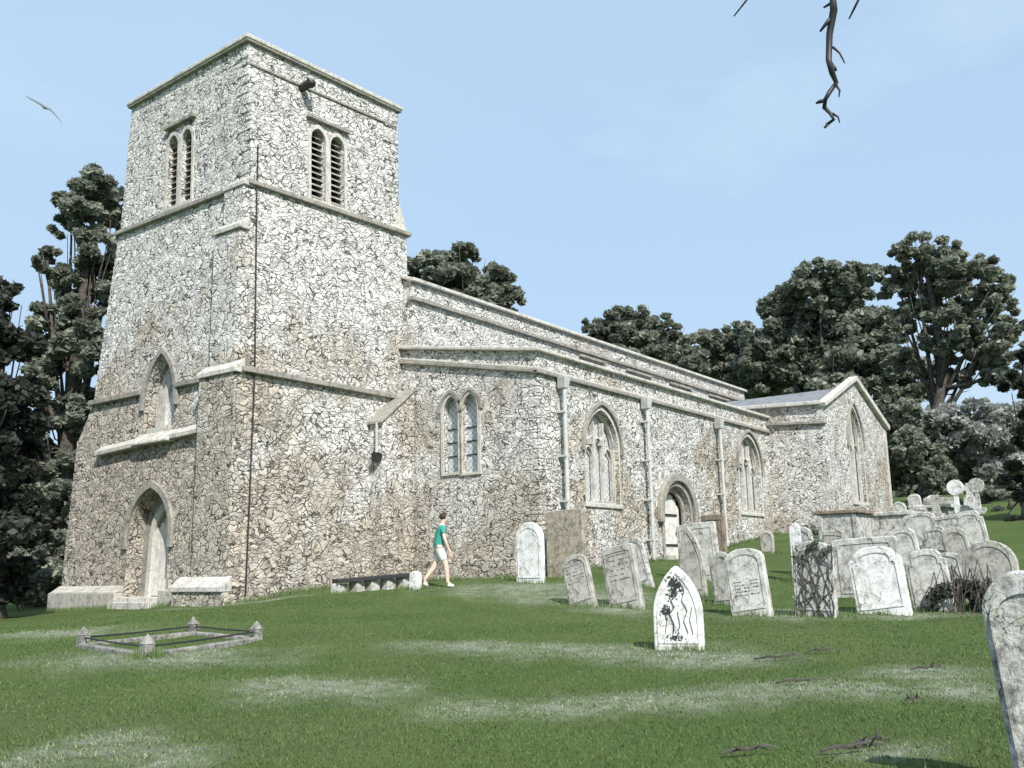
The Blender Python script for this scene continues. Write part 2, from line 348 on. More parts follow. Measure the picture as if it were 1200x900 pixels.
# ------------------------------------------------------------------ church
church = tag(empty('church', (0, 0, 0)), 'medieval rubble stone church with square west tower and lead-roofed nave and aisle', 'church')
def lancet(u0, u1, z0, zs, za, n=9):
    """pointed arch outline, counter-clockwise from bottom left"""
    c = (u0+u1)/2; h = (u1-u0)/2; H = za-zs
    r = (h*h+H*H)/(2*h)
    out = [(u0, z0), (u1, z0)]
    a1 = math.atan2(H, c-(u1-r))
    for k in range(n+1):
        t = a1*k/n; out.append((u1-r+r*math.cos(t), zs+r*math.sin(t)))
    for k in range(n-1, -1, -1):
        t = a1*k/n; out.append((u0+r-r*math.cos(t), zs+r*math.sin(t)))
    return out
def rnd_arch(u0, u1, z0, zs, n=16):
    c = (u0+u1)/2; r = (u1-u0)/2
    return [(u0, z0), (u1, z0)]+[(c+r*math.cos(math.pi*k/n), zs+r*math.sin(math.pi*k/n)) for k in range(n+1)]
def wallmesh(mb, outer, holes, fn, inward, depth=.35):
    """polygon with holes in (u,z), mapped by fn to 3D, with reveals going inward"""
    loops = [[Vector((a, b, 0)) for a, b in outer]]+[[Vector((a, b, 0)) for a, b in h] for h in holes]
    flat = [p for l in loops for p in l]; tris = geometry.tessellate_polygon(loops)
    mb.add([fn(p.x, p.y) for p in flat], [tuple(t) for t in tris])
    iv = Vector(inward)*depth
    for h in holes:
        P = [Vector(fn(a, b)) for a, b in h]; n = len(P)
        mb.add(P+[p+iv for p in P], [(i, (i+1) % n, (i+1) % n+n, i+n) for i in range(n)])
def ringplate(mb, out, inn, fn, nrm, thick, off=0.):
    """plate between two outlines with the same point count, thickness along nrm from off"""
    n = len(out); nv = Vector(nrm)
    A = [Vector(fn(*p))+nv*off for p in out]; B = [Vector(fn(*p))+nv*off for p in inn]; C = [a+nv*thick for a in A]; D = [b+nv*thick for b in B]
    fs = []
    for i in range(n):
        j = (i+1) % n
        fs += [(i, j, n+j, n+i), (2*n+i, 2*n+j, 3*n+j, 3*n+i), (i, j, 2*n+j, 2*n+i), (n+i, n+j, 3*n+j, 3*n+i)]
    mb.add(A+B+C+D, fs)
def arcband(mb, prof_out, prof_in, fn, nrm, thick, off=0., close=True):
    n = len(prof_out); nv = Vector(nrm)
    A = [Vector(fn(*p))+nv*off for p in prof_out]; B = [Vector(fn(*p))+nv*off for p in prof_in]; C = [a+nv*thick for a in A]; D = [b+nv*thick for b in B]
    fs = []
    for i in range(n-1):
        j = i+1
        fs += [(i, j, n+j, n+i), (2*n+i, 2*n+j, 3*n+j, 3*n+i), (i, j, 2*n+j, 2*n+i), (n+i, n+j, 3*n+j, 3*n+i)]
    fs += [(0, n, 3*n, 2*n), (n-1, 2*n-1, 4*n-1, 3*n-1)]
    mb.add(A+B+C+D, fs)

NWv, SWv = (-1, 0, 0), (0, -1, 0)       # outward normals of west and south walls
def lerp(a, b, t): return a+(b-a)*t
def interp(z, tab): return tuple(float(np.interp(z, [t[0] for t in tab], [t[1][k] for t in tab])) for k in (0, 1))
SWt = [(-1, (-.396, -.62)), (0, (-.36, -.6)), (5.85, (-.15, -.42)), (11.2, (.043, .0))]
NWt = [(-1, (-.396, 7.74)), (4.7, (-.19, 7.62)), (5.3, (-.17, 7.25)), (5.9, (-.148, 6.93)), (11.2, (.043, 6.42))]
SEt = [(-1, (5.9, -.6)), (5.85, (5.9, -.5)), (11.2, (5.78, -.46))]
def lowW(y, z): return (-.36+.036*z, y, z)
def lowS(x, z):
    a = interp(z, SWt); b = interp(z, SEt); t = (x-a[0])/(b[0]-a[0]); return (x, lerp(a[1], b[1], t), z)
B0 = dict(SW=(.12, .05), NW=(.05, 6.36), SE=(5.56, -.34), NE=(5.56, 6.3)); B1 = dict(SW=(-.11, .16), NW=(.12, 6.23), SE=(5.62, -.2), NE=(5.7, 6.2)); ZB, ZT = 11.2, 15.45
def belW(y, z):
    t = (z-ZB)/(ZT-ZB); x0 = lerp(B0['SW'][0], B1['SW'][0], t); x1 = lerp(B0['NW'][0], B1['NW'][0], t); y0 = lerp(B0['SW'][1], B1['SW'][1], t); y1 = lerp(B0['NW'][1], B1['NW'][1], t)
    return (lerp(x0, x1, (y-y0)/(y1-y0)), y, z)
def belS(x, z):
    t = (z-ZB)/(ZT-ZB); x0 = lerp(B0['SW'][0], B1['SW'][0], t); x1 = lerp(B0['SE'][0], B1['SE'][0], t); y0 = lerp(B0['SW'][1], B1['SW'][1], t); y1 = lerp(B0['SE'][1], B1['SE'][1], t)
    return (x, lerp(y0, y1, (x-x0)/(x1-x0)), z)
# openings
nicheW = lancet(2.74, 4.18, 4.62, 5.45, 6.85); doorN = lancet(2.5, 4.42, -.05, 1.75, 3.0)
belW_l = [lancet(2.74, 3.30, 11.42, 13.35, 13.72), lancet(3.44, 4.0, 11.42, 13.35, 13.72)]
belS_l = [lancet(2.06, 2.64, 11.38, 13.3, 13.66), lancet(2.78, 3.36, 11.38, 13.3, 13.66)]
tb = MB()
# west lower
out = [(interp(-1, SWt)[1], -1), (7.74, -1), (7.62, 4.7), (7.25, 5.3), (6.93, 5.9), (6.42, 11.2), (0, 11.2), (-.42, 5.85), (-.6, 0)]
wallmesh(tb, out, [nicheW, doorN], lowW, (1, 0, 0), .5)
# south lower, as a grid so that the gentle batter stays smooth
for zi in range(12):
    z0, z1 = -1+zi*12.2/12, -1+(zi+1)*12.2/12
    a0, a1 = interp(z0, SWt), interp(z1, SWt); b0, b1 = interp(z0, SEt), interp(z1, SEt)
    tb.add([(a0[0], a0[1], z0), (b0[0], b0[1], z0), (b1[0], b1[1], z1), (a1[0], a1[1], z1)], [(0, 1, 2, 3)])
# north and east lower
def nlev(z): return interp(z, NWt)
zs_ = [-1, 4.7, 5.3, 5.9, 11.2]
for z0, z1 in zip(zs_[:-1], zs_[1:]):
    a0, a1 = nlev(z0), nlev(z1); tb.add([(a0[0], a0[1], z0), (5.9, a0[1], z0), (5.9-(z1 > 6)*.12, a1[1], z1), (a1[0], a1[1], z1)], [(0, 3, 2, 1)])
    e0, e1 = interp(z0, SEt), interp(z1, SEt); tb.add([(e0[0], e0[1], z0), (5.9, a0[1], z0), (5.9-(z1 > 6)*.12, a1[1], z1), (e1[0], e1[1], z1)], [(0, 1, 2, 3)])
s0, n0 = interp(11.2, SWt), nlev(11.2); tb.add([(s0[0], s0[1], 11.2), (5.78, -.46, 11.2), (5.78, n0[1], 11.2), (n0[0], n0[1], 11.2)], [(0, 1, 2, 3)])
# belfry stage
wallmesh(tb, [(B0['SW'][1], ZB), (B0['NW'][1], ZB), (B1['NW'][1], ZT), (B1['SW'][1], ZT)], belW_l, belW, (1, 0, 0), .4)
wallmesh(tb, [(B0['SW'][0], ZB), (B0['SE'][0], ZB), (B1['SE'][0], ZT), (B1['SW'][0], ZT)], belS_l, belS, (0, 1, 0), .4)
for a, b in (('SE', 'NE'), ('NE', 'NW')):
    tb.add([(*B0[a], ZB), (*B0[b], ZB), (*B1[b], ZT), (*B1[a], ZT)], [(0, 1, 2, 3)])
tb.add([(*B1[k], ZT-.5) for k in ('SW', 'SE', 'NE', 'NW')], [(0, 1, 2, 3)])
tower = tb.build('tower', M['rubble'], church)
# weathered foot of the belfry at the east side
mb = MB(); mb.add([(5.57, -.36, 12.2), (5.57, 6.3, 12.2), (5.86, 6.42, 11.1), (5.86, -.5, 11.1), (5.3, -.3, 11.1), (5.3, 6.4, 11.1)], [(0, 1, 2, 3), (0, 3, 4), (1, 5, 2), (3, 2, 5, 4)]); mb.build('offset', M['trim'], tower)

def loopbars(mb, corners, w_, h):
    n = len(corners)
    for i in range(n):
        a = Vector(corners[i]); b = Vector(corners[(i+1) % n]); d = (b-a).normalized()*(w_/2)
        mb.bar(a-d*(1 if i % 2 == 0 else -1)*1, b+d*(1 if i % 2 == 0 else -1)*1, w_, h)
# string courses
def string(name, c, z, w_, h, mat='trimd'):
    mb = MB(); loopbars(mb, [(x, y, z) for x, y in c], w_, h); mb.build(name, M[mat], church, bevel=.02)
s1 = interp(11.2, SWt); string('string_course', [s1, (5.78, -.46), (5.78, 6.42), nlev(11.2)], 11.2, .26, .13)
# the middle string stops either side of the west window niche
mb = MB(); a3 = interp(5.85, SWt); n3 = nlev(5.9)
mb.bar((a3[0], a3[1]-.1, 5.85), (a3[0], 2.62, 5.85), .28, .15); mb.bar((a3[0], 4.3, 5.85), (n3[0], n3[1]+.1, 5.85), .28, .15)
mb.bar((a3[0]-.3, a3[1]-.02, 5.85), (5.3, -.5, 5.85), .28, .15); mb.each('string_course', M['trimd'], church, bevel=.02)
# parapet string below the top and coping band
mb = MB(); mb.bar(belS(-.08, 14.78), belS(5.55, 14.86), .1, .07); mb.build('string_course', M['trimd'], church, bevel=.01)
mb = MB(); loopbars(mb, [(*B1[k], ZT+.0) for k in ('SW', 'SE', 'NE', 'NW')], .22, .07); par = mb.build('parapet_coping', M['trimd'], church, bevel=.02)
mb = MB(); loopbars(mb, [(*B1[k], ZT+.10) for k in ('SW', 'SE', 'NE', 'NW')], .28, .13); mb.build('coping_slab', M['trim'], par, bevel=.03)
# gargoyle
mb = MB(); g0 = Vector(belS(1.75, 14.72)); mb.tube([g0+Vector((0, .1, 0)), g0+Vector((0, -.18, .02)), g0+Vector((0, -.34, .06)), g0+Vector((0, -.46, .0)), g0+Vector((0, -.5, -.06))], [.1, .13, .12, .14, .08], 8)
for sx in (-1, 1): mb.tube([g0+Vector((sx*.08, -.4, .1)), g0+Vector((sx*.14, -.36, .2))], [.05, .015], 6)
mb.build('gargoyle', M['iron'], church, smooth=True)
# plinth
mb = MB()
mb.box((-.62, 1.45, -.9), (-.33, 2.44, .28)); mb.box((-.62, 4.46, -.9), (-.33, 7.95, .22)); mb.box((-.33, 7.7, -.9), (6.0, 7.95, .22))
mb.prism([(-.62, 4.46, .222), (-.33, 4.46, .222), (-.33, 4.46, .42)], (0, 3.4, 0)); mb.each('plinth', M['quoin'], church, bevel=.02)
# southwest buttress with three weathered stages
mb = MB(); ys = -.52
def bst(x0, x1, y0, y1, z0, z1, zt=0):
    mb.box((x0, y0, z0), (x1, y1, z1))
    if zt: mb.prism([(x0, y0, z1+.002), (x1-.1, y0, z1+.002), (x1-.1, y0, z1+zt)], (0, y1-y0, 0))
bst(-.85, .1, -.56, 1.5, -.9, .3, .18); bst(-.6, .1, -.43, 1.08, .3, 5.75, .3)
bst(-.38, .15, -.12, .98, 6.08, 9.75, .18); bst(-.2, .2, .0, .86, 9.9, 11.1, .3)
sb = mb.build('buttress', M['rubble'], church, bevel=.02)
mb = MB(); 
for x0, y0, y1, z in ((-.66, -.5, 1.12, 5.85), (-.44, -.2, 1.0, 9.86), (-.9, -.58, 1.54, .34), (-.24, -.06, .9, 11.18)):
    mb.prism([(x0, y0, z-.1), (x0, y0, z+.02), (x0+.32, y0, z+.28), (x0+.32, y0, z-.1)], (0, y1-y0, 0))
mb.each('weathering', M['trim'], sb, bevel=.015)
# corner quoins as slightly proud dressed blocks
mb = MB(); mbe = MB(); mbn = MB(); mbm = MB(); z = .45; k = 0
while z < 15.2:
    h = random.uniform(.24, .36); L1 = random.uniform(.5, .68) if k % 2 else random.uniform(.26, .36); L2 = random.uniform(.26, .36) if k % 2 else random.uniform(.5, .68)
    zc = z+h/2
    if zc > 11.4: p = belS(lerp(B0['SW'][0], B1['SW'][0], (zc-ZB)/(ZT-ZB)), zc); e_ = belS(lerp(B0['SE'][0], B1['SE'][0], (zc-ZB)/(ZT-ZB)), zc)
    else: a = interp(zc, SWt); p = (a[0], a[1], zc); b = interp(zc, SEt); e_ = (b[0], b[1], zc)
    if zc > 11.4: mb.box((p[0]-.015, p[1]-.015, z), (p[0]+L1, p[1]+L2, z+h-.02))
    else: mb.box((p[0]+.05, p[1]-.015, z), (p[0]+L1, p[1]+.2, z+h-.02))
    if zc > 12.3: mbe.box((e_[0]-L1, e_[1]-.015, z), (e_[0]+.015, e_[1]+L2, z+h-.02))
    if 1 < zc < 4.6 or zc > 6.2:
        n_ = nlev(zc) if zc < 11.2 else (belW(6.3, zc)[0], lerp(B0['NW'][1], B1['NW'][1], (zc-ZB)/(ZT-ZB)))
        (mbn if zc > 5 else mbm).box((n_[0]-.015, n_[1]-L2, z), (n_[0]+.3, n_[1]+.015, z+h-.02))
    z += h; k += 1
for q_ in (mb, mbe, mbn, mbm): q_.build('quoins', M['rubble'], church, bevel=.02)
# sloping ledge on the west face
mb = MB()
for y0, y1, z0, z1 in ((1.12, 2.72, 4.48, 4.42), (4.2, 6.3, 4.36, 4.26)):
    a, b = lowW(y0, z0), lowW(y1, z1)
    mb.add([(a[0]-.2, y0, a[2]-.1), (a[0]+.05, y0, a[2]-.1), (a[0]+.05, y0, a[2]+.22), (a[0]-.2, y0, a[2]+.02), (b[0]-.2, y1, b[2]-.1), (b[0]+.05, y1, b[2]-.1), (b[0]+.05, y1, b[2]+.22), (b[0]-.2, y1, b[2]+.02)],
           [(0, 1, 2, 3), (7, 6, 5, 4), (0, 3, 7, 4), (3, 2, 6, 7), (0, 4, 5, 1), (1, 5, 6, 2)])
mb.prism([(-.47, 2.6, 4.28), (-.47, 2.6, 4.34), (-.2, 2.6, 4.62), (-.15, 2.6, 4.28)], (0, 1.72, 0))
mb.each('ledge', M['trim'], church, bevel=.015)

def scaleprof(pr, c, sx, dz=0):
    return [(c+(a-c)*sx, b+dz) for a, b in pr]
def offs(u0, u1, z0, zs, za, o): return lancet(u0-o, u1+o, z0, zs, za+o*1.25)
def hood(name, u0, u1, zs, za, fn, nrm, parent, o1=.08, o2=.2, thick=.1, mat='trimd', drop=0.15):
    a = lancet(u0-o2, u1+o2, zs-drop, zs, za+o2*1.3)[1:]; b = lancet(u0-o1, u1+o1, zs-drop, zs, za+o1*1.3)[1:]
    a = a+[(u0-o2, zs-drop)]; b = b+[(u0-o1, zs-drop)]
    mb = MB(); arcband(mb, a, b, fn, nrm, thick, .002); return mb.build(name, M[mat], parent, bevel=.012)
def slab(mb, u0, u1, z0, z1, fn, nrm, off, thick):
    n = Vector(nrm); P = [Vector(fn(u, z_))+n*off for u, z_ in ((u0, z0), (u1, z0), (u1, z1), (u0, z1))]; mb.prism(P, n*thick)
def polyplate(pr, fn, nrm, off, mat, name, parent):
    mb = MB(); P = [Vector(fn(*p))+Vector(nrm)*off for p in pr]; mb.add(P, [tuple(range(len(P)))]); return mb.build(name, M[mat], parent)

# belfry windows
def belfry(lights, fn, nrm, hoodz, sillz):
    u0 = lights[0][0][0]; u1 = lights[1][1][0]
    fr = MB()
    for l in lights:
        c = (l[0][0]+l[1][0])/2; inn = [(c+(a-c)*.93, (b if b < 11.5 else b-.02)) for a, b in l]; outp = [(c+(a-c)*1.24, b+(.1 if b > 13 else -.0)) for a, b in l]
        ringplate(fr, outp, inn, fn, nrm, .05, .004)
    win = fr.build('belfry_window', M['trim'], church, bevel=.01)
    lv = MB()
    for l in lights:
        a, b = l[0][0]+.01, l[1][0]-.01; z_ = 11.5
        while z_ < 13.65:
            s_ = 1 if z_ < 13.35 else max(.3, 1-(z_-13.35)/.35)
            c = (a+b)/2; h_ = (b-a)/2*s_; n = Vector(nrm)
            p = [Vector(fn(c-h_, z_))-n*.12, Vector(fn(c+h_, z_))-n*.12, Vector(fn(c+h_, z_+.13))-n*.3, Vector(fn(c-h_, z_+.13))-n*.3]
            lv.prism(p, (0, 0, .03)); z_ += .19
    lv.each('louvre', M['doord'], win)
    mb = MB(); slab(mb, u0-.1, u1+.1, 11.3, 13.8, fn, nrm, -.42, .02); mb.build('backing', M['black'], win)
    mb = MB(); slab(mb, u0-.14, u1+.14, hoodz, hoodz+.1, fn, nrm, .002, .14)
    mb.build('hood_mould', M['trimd'], win, bevel=.01)
    mb = MB(); slab(mb, u0-.15, u1+.15, sillz-.12, sillz-.01, fn, nrm, .002, .1); mb.build('sill', M['trim'], win, bevel=.01)
belfry(belW_l, belW, NWv, 13.95, 11.42); belfry(belS_l, belS, SWv, 13.86, 11.38)
# small blocked panel high on the corner
# west niche window and door
win = polyplate(lancet(2.78, 4.14, 4.7, 5.45, 6.78), lowW, NWv, -.34, 'trim', 'niche_window', church)
mb = MB(); o_ = lancet(2.95, 3.75, 4.66, 5.55, 6.3); i_ = lancet(3.2, 3.5, 4.85, 5.6, 6.0); ringplate(mb, o_, i_, lowW, NWv, .1, -.33); mb.build('frame', M['trim'], win, bevel=.01)
polyplate(i_, lowW, NWv, -.32, 'glass', 'glass', win)
hood('hood_mould', 2.74, 4.18, 5.45, 6.85, lowW, NWv, win, .03, .17, .1)
mb = MB(); slab(mb, 2.9, 3.98, 4.55, 4.75, lowW, NWv, -.58, .6); mb.build('sill', M['trim'], win, bevel=.02)
dr = polyplate(doorN, lowW, NWv, -.48, 'trimd', 'west_door', church)
mb = MB(); o_ = lancet(2.58, 3.95, -.02, 1.75, 2.72); i_ = lancet(2.78, 3.75, .02, 1.7, 2.45); ringplate(mb, o_, i_, lowW, NWv, .15, -.47); mb.build('inner_arch', M['trim'], dr, bevel=.02)
mb = MB()
for k in range(5):
    u0 = 2.79+k*.192; mb2 = lancet(2.78, 3.75, .1, 1.7, 2.45); zt = min(1.7+.5, 2.1); slab(mb, u0, u0+.182, .12, 1.98+.25*(1-abs(k-2)/2.0), lowW, NWv, -.46, .06)
mb.build('door_leaf', M['doorw'], dr, bevel=.008)
mb = MB(); slab(mb, 2.6, 4.35, -.3, .1, lowW, NWv, -.47, .62); slab(mb, 2.52, 4.42, -.6, -.02, lowW, NWv, .16, .3); mb.each('doorstep', M['trim'], dr, bevel=.02)
hood('hood_mould', 2.5, 4.42, 1.75, 3.0, lowW, NWv, dr, .04, .2, .1, drop=.35)
# south string buttress in the angle of tower and aisle
mb = MB(); mb.prism([(4.15, -.45, -.5), (5.5, -.45, -.5), (5.5, -.45, 6.0), (4.15, -.45, 4.95)], (0, -.62, 0)); ab = mb.build('buttress', M['rubble'], church, bevel=.02)
mb = MB(); mb.prism([(4.05, -.46, 4.86), (5.5, -.46, 6.0), (5.5, -.46, 6.08), (4.05, -.46, 4.94)], (0, -.66, 0)); mb.build('weathering', M['trimd'], ab, bevel=.015)
ln = MB(); ln.box((3.98, -.98, 3.98), (4.14, -.82, 4.02)); ln.prism([(3.96, -1.0, 3.75), (4.14, -1.0, 3.75), (4.18, -1.04, 3.96), (3.92, -1.04, 3.96)], (0, .2, 0))
for a in (0, .16): ln.box((3.94+a*1.1, -1.03, 3.95), (3.97+a*1.1, -.8, 4.0))
lt = ln.build('lantern', M['iron'], church); mb = MB(); mb.tube([(4.06, -.9, 4.02), (4.06, -.9, 4.9)], .04, 8); mb.build('conduit', M['paint'], lt)

# thin dark line run down the southwest corner
mb = MB()
def cpos(z):
    p = belS(.24, z) if z > 11.2 else lowS(interp(z, SWt)[0]+.14, z)
    return Vector(p)-Vector((0, .05, 0))
for z0, z1 in ((.15, 5.74), (5.96, 11.1), (11.3, 12.4)):
    zz = np.linspace(z0, z1, 9); mb.tube([cpos(z_) for z_ in zz], .024, 6)
mb.each('corner_line', M['iron'], church)
# ---- aisle
XA, YA, XB = 5.545, -5.571, 22.856
def aW(y, z): return (XA, y, z)
def aS(x, z): return (x, YA, z)
al = [lancet(-2.78, -2.18, 3.42, 5.2, 5.66), lancet(-3.5, -2.9, 3.38, 5.2, 5.66)]
w1 = (7.92, 9.78, 2.5, 4.15, 5.3); w2 = (18.9, 20.95, 2.62, 4.4, 5.6); dS = rnd_arch(12.55, 14.5, .6, 2.3)
mb = MB()
wallmesh(mb, [(-5.571, -.6), (-.3, -.6), (-.3, 7.42), (-5.571, 6.55)], al, aW, (1, 0, 0), .3)
wallmesh(mb, [(XA, -.6), (XB, -.6), (XB, 6.55), (XA, 6.55)], [lancet(*w1), lancet(*w2), dS], aS, (0, 1, 0), .4)
mb.add([(XB, YA, -.6), (XB, -.8, -.6), (XB, -.8, 7.3), (XB, YA, 6.55)], [(0, 1, 2, 3)])
aisle = mb.build('aisle_wall', M['rubble_aisle'], church)
mb = MB(); mb.add([(XA+.3, YA+.3, 6.25), (XB, YA+.3, 6.25), (XB, -.84, 7.05), (XA+.3, -.84, 7.05)], [(0, 1, 2, 3)])
for k in range(26): mb.bar((XA+.6+k*.66, YA+.3, 6.28), (XA+.6+k*.66, -.84, 7.08), .06, .05)
mb.build('aisle_roof', M['lead'], church)
mb = MB(); mb.bar((XA, -.35, 7.46), (XA, YA-.05, 6.6), .3, .11); mb.bar((XA-.14, YA, 6.6), (XB+.1, YA, 6.6), .28, .1); mb.each('aisle_coping', M['trim'], church, bevel=.025)
mb = MB(); mb.bar((XA, -.5, 6.98), (XA, YA-.08, 5.98), .22, .11); mb.bar((XA-.11, YA, 5.98), (XB, YA, 5.98), .22, .1); mb.each('string_course', M['trimd'], church, bevel=.025)
mb = MB(); mb.bar((XA, -.5, 6.98+.1), (XA, YA-.06, 5.98+.09), .15, .07); mb.bar((XA-.07, YA, 6.07), (XB, YA, 6.07), .15, .07); mb.each('string_course', M['trim'], church, bevel=.02)
# plinth course of the aisle
mb = MB(); mb.prism([(XA-.14, YA-.14, -.6), (XA-.14, -1.1, -.6), (XA-.0, -1.1, -.6), (XA, YA, -.6)], (0, 0, 1.55))
mb.prism([(XA, YA-.14, -.3), (12.1, YA-.14, -.3), (12.1, YA, -.3), (XA, YA, -.3)], (0, 0, 1.3)); mb.prism([(15, YA-.14, .2), (XB-.02, YA-.14, .2), (XB-.02, YA, .2), (15, YA, .2)], (0, 0, 1.7)); mb.each('plinth', M['rubble_aisle'], church, bevel=.03)
# aisle quoins
mb = MB(); z = .9; k = 0
while z < 5.7:
    h = random.uniform(.24, .34); a, b = (.55, .3) if k % 2 else (.3, .55)
    mb.box((XA-.015, YA-.015, z), (XA+a, YA+b, z+h-.02)); z += h; k += 1
mb.build('quoins', M['rubble'], church, bevel=.02)
# twin lancets in west wall
fr = MB()
for l in al:
    c = (l[0][0]+l[1][0])/2; ringplate(fr, [(c+(a-c)*1.28, b+(.1 if b > 4 else -.08)) for a, b in l], [(c+(a-c)*.9, b) for a, b in l], aW, NWv, .05, .004)
aw = fr.build('lancet_window', M['trim'], church, bevel=.012)
for l in al: 
    polyplate(l, aW, NWv, -.2, 'glass', 'glass', aw)
    c = (l[0][0]+l[1][0])/2
    hood('hood_mould', l[0][0], l[1][0], 5.2, 5.66, aW, NWv, aw, .07, .16, .09, drop=.02)
mb = MB()
for l in al:
    for zz in (3.9, 4.3, 4.7): slab(mb, l[0][0], l[1][0], zz, zz+.03, aW, NWv, -.19, .02)
mb.each('saddle_bar', M['iron'], aw)
# three-light windows
def tracery(wp, fn, nrm, lights=3, name='traceried_window'):
    u0, u1, z0, zs, za = wp; inn = lancet(u0+.06, u1-.06, z0+.06, zs, za-.08)
    fr = MB(); ringplate(fr, lancet(u0-.1, u1+.1, z0-.08, zs, za+.13), lancet(*wp), fn, nrm, .02, .004)
    win = fr.build(name, M['trim'], church, bevel=.01)
    polyplate(lancet(*wp), fn, nrm, -.3, 'glass', 'glass', win)
    tr = MB(); ringplate(tr, lancet(*wp), inn, fn, nrm, .14, -.26)
    wl = (u1-u0-.2)/lights
    for k in range(lights):
        a = u0+.1+k*wl; b = a+wl; cc = (a+b)/2; top = zs+(.35 if lights == 3 and k == 1 else .05)
        l = lancet(a+.006, b-.006, z0+.066, top-.35, top+.014); l2 = lancet(a+.042, b-.042, z0+.1, top-.37, top-.03); ringplate(tr, l, l2, fn, nrm, .12, -.25)
        if k: slab(tr, a-.031, a+.031, z0+.05, za-.22-(abs(a-(u0+u1)/2)/(u1-u0))*.9, fn, nrm, -.25, .15)
    if lights == 3:
        for s_ in (-1, 1):
            cc = (u0+u1)/2+s_*wl*.55; tr_r = rnd_arch(cc-.17, cc+.17, zs+.1, zs+.2); ringplate(tr, tr_r, [(cc+(a-cc)*.7, zs+.22+(b-zs-.22)*.7) for a, b in tr_r], fn, nrm, .12, -.25)
    tr.build('tracery', M['trim'], win, bevel=.01)
    hood('hood_mould', u0, u1, zs, za, fn, nrm, win, .12, .22, .1)
    mb = MB(); slab(mb, u0-.12, u1+.12, z0-.13, z0, fn, nrm, -.3, .36); mb.build('sill', M['trim'], win, bevel=.02)
    return win
tracery(w1, aS, SWv); tracery(w2, aS, SWv)
# south door
mb = MB(); a = rnd_arch(12.12, 14.93, 2.3-.25, 2.3, 20)[1:]+[(12.12, 2.05)]; b = rnd_arch(12.38, 14.67, 2.3-.25, 2.3, 20)[1:]+[(12.38, 2.05)]
arcband(mb, a, b, aS, SWv, .16, .002)
a2 = rnd_arch(12.4, 14.65, .6, 2.3, 20)[1:]+[(12.4, .6)]; b2 = rnd_arch(12.55, 14.5, .6, 2.3, 20)[1:]+[(12.55, .6)]; arcband(mb, a2, b2, aS, SWv, .05, .003)
b3 = rnd_arch(12.75, 14.3, .6, 2.3, 20)[1:]+[(12.75, .6)]; arcband(mb, b2, b3, aS, SWv, .1, -.24)
sd_ = mb.build('south_door', M['trimd'], church, bevel=.02)
mb = MB()
for k in range(8): slab(mb, 12.76+k*.193, 12.76+k*.193+.185, .6, 2.3+math.sqrt(max(0, .77**2-(12.85+k*.193-13.525)**2)), aS, SWv, -.38, .06)
dl = mb.build('door_leaf', M['doorw'], sd_, bevel=.006)
mb = MB(); [slab(mb, 12.8, 14.1, z_, z_+.07, aS, SWv, -.31, .02) for z_ in (1.3, 2.3)]; mb.tube([Vector(aS(14.0, 1.75))+Vector((0, .29, 0)), Vector(aS(14.0, 1.75))+Vector((0, .24, 0))], .06, 10); mb.each('hinge', M['iron'], sd_)
mb = MB(); mb.box((12.4, YA-.5, .6), (14.7, YA-.02, 1.0)); mb.build('doorstep', M['trim'], sd_, bevel=.02)
# drainpipes
for x, zt in ((6.55, 5.95), (11.38, 5.95), (16.9, 5.9), (22.45, 5.9)):
    mb = MB(); zb = gz(x, YA-.2)+.05; mb.tube([(x, YA-.22, zb), (x, YA-.22, zt-.25)], .06, 10)
    for zz in np.arange(zb+.6, zt-.4, 1.25): mb.box((x-.1, YA-.27, zz), (x+.1, YA-.002, zz+.06))
    dp = mb.build('drainpipe', M['paint'], church); mb = MB(); mb.prism([(x-.1, YA-.3, zt-.32), (x+.1, YA-.3, zt-.32), (x+.17, YA-.34, zt), (x-.17, YA-.34, zt)], (0, .25, 0)); mb.build('hopper_head', M['paint'], dp, bevel=.01)
# ---- nave clerestory and roof
YN, ZN, XN = -.843, 9.5, 31.3
clw = [(15.4, 17.0), (19.0, 20.9), (22.9, 24.8), (27.0, 29.0)]
def nS(x, z): return (x, YN, z)
mb = MB(); hs = [[(a, 7.5), (b, 7.5), (b, 8.72), (a, 8.72)] for a, b in [(8.2, 9.4), (11.6, 12.9)]*0+clw]
wallmesh(mb, [(XA+.1, 6.5), (XN, 6.5), (XN, ZN), (XA+.1, ZN)], hs, nS, (0, 1, 0), .3)
mb.add([(XA+.1, YN, 6.5), (XA+.1, 6.6, 6.5), (XA+.1, 6.6, ZN), (XA+.1, 2.9, 11.0), (XA+.1, YN, ZN)], [(0, 1, 2, 3, 4)])
mb.add([(XN, YN, 3), (XN, 6.6, 3), (XN, 6.6, ZN), (XN, 2.9, 10.6), (XN, YN, ZN)], [(0, 1, 2, 3, 4)])
mb.add([(XA+.1, 6.6, 0), (XN, 6.6, 0), (XN, 6.6, ZN), (XA+.1, 6.6, ZN)], [(0, 1, 2, 3)])
mb.build('nave_wall', M['rubble_aisle'], church)
mb = MB(); mb.bar((XA, YN, ZN+.08), (XN+.1, YN, ZN+.08), .28, .12); mb.bar((XA+.1, YN, ZN+.1), (XA+.1, 2.9, 11.1), .28, .12); mb.each('nave_coping', M['trim'], church, bevel=.025)
mb = MB(); mb.bar((XA, YN, 8.98), (XN, YN, 8.98), .26, .13); mb.build('string_course', M['trimd'], church, bevel=.02)
mb = MB(); mb.add([(XA+.3, YN+.25, ZN-.1), (XN, YN+.25, ZN-.1), (XN, 2.9, 10.45), (XA+.3, 2.9, 10.45), (XN, 6.5, ZN-.1), (XA+.3, 6.5, ZN-.1)], [(0, 1, 2, 3), (3, 2, 4, 5)])
for k in range(38): mb.bar((XA+.6+k*.66, YN+.25, ZN-.06), (XA+.6+k*.66, 2.9, 10.5), .06, .06)
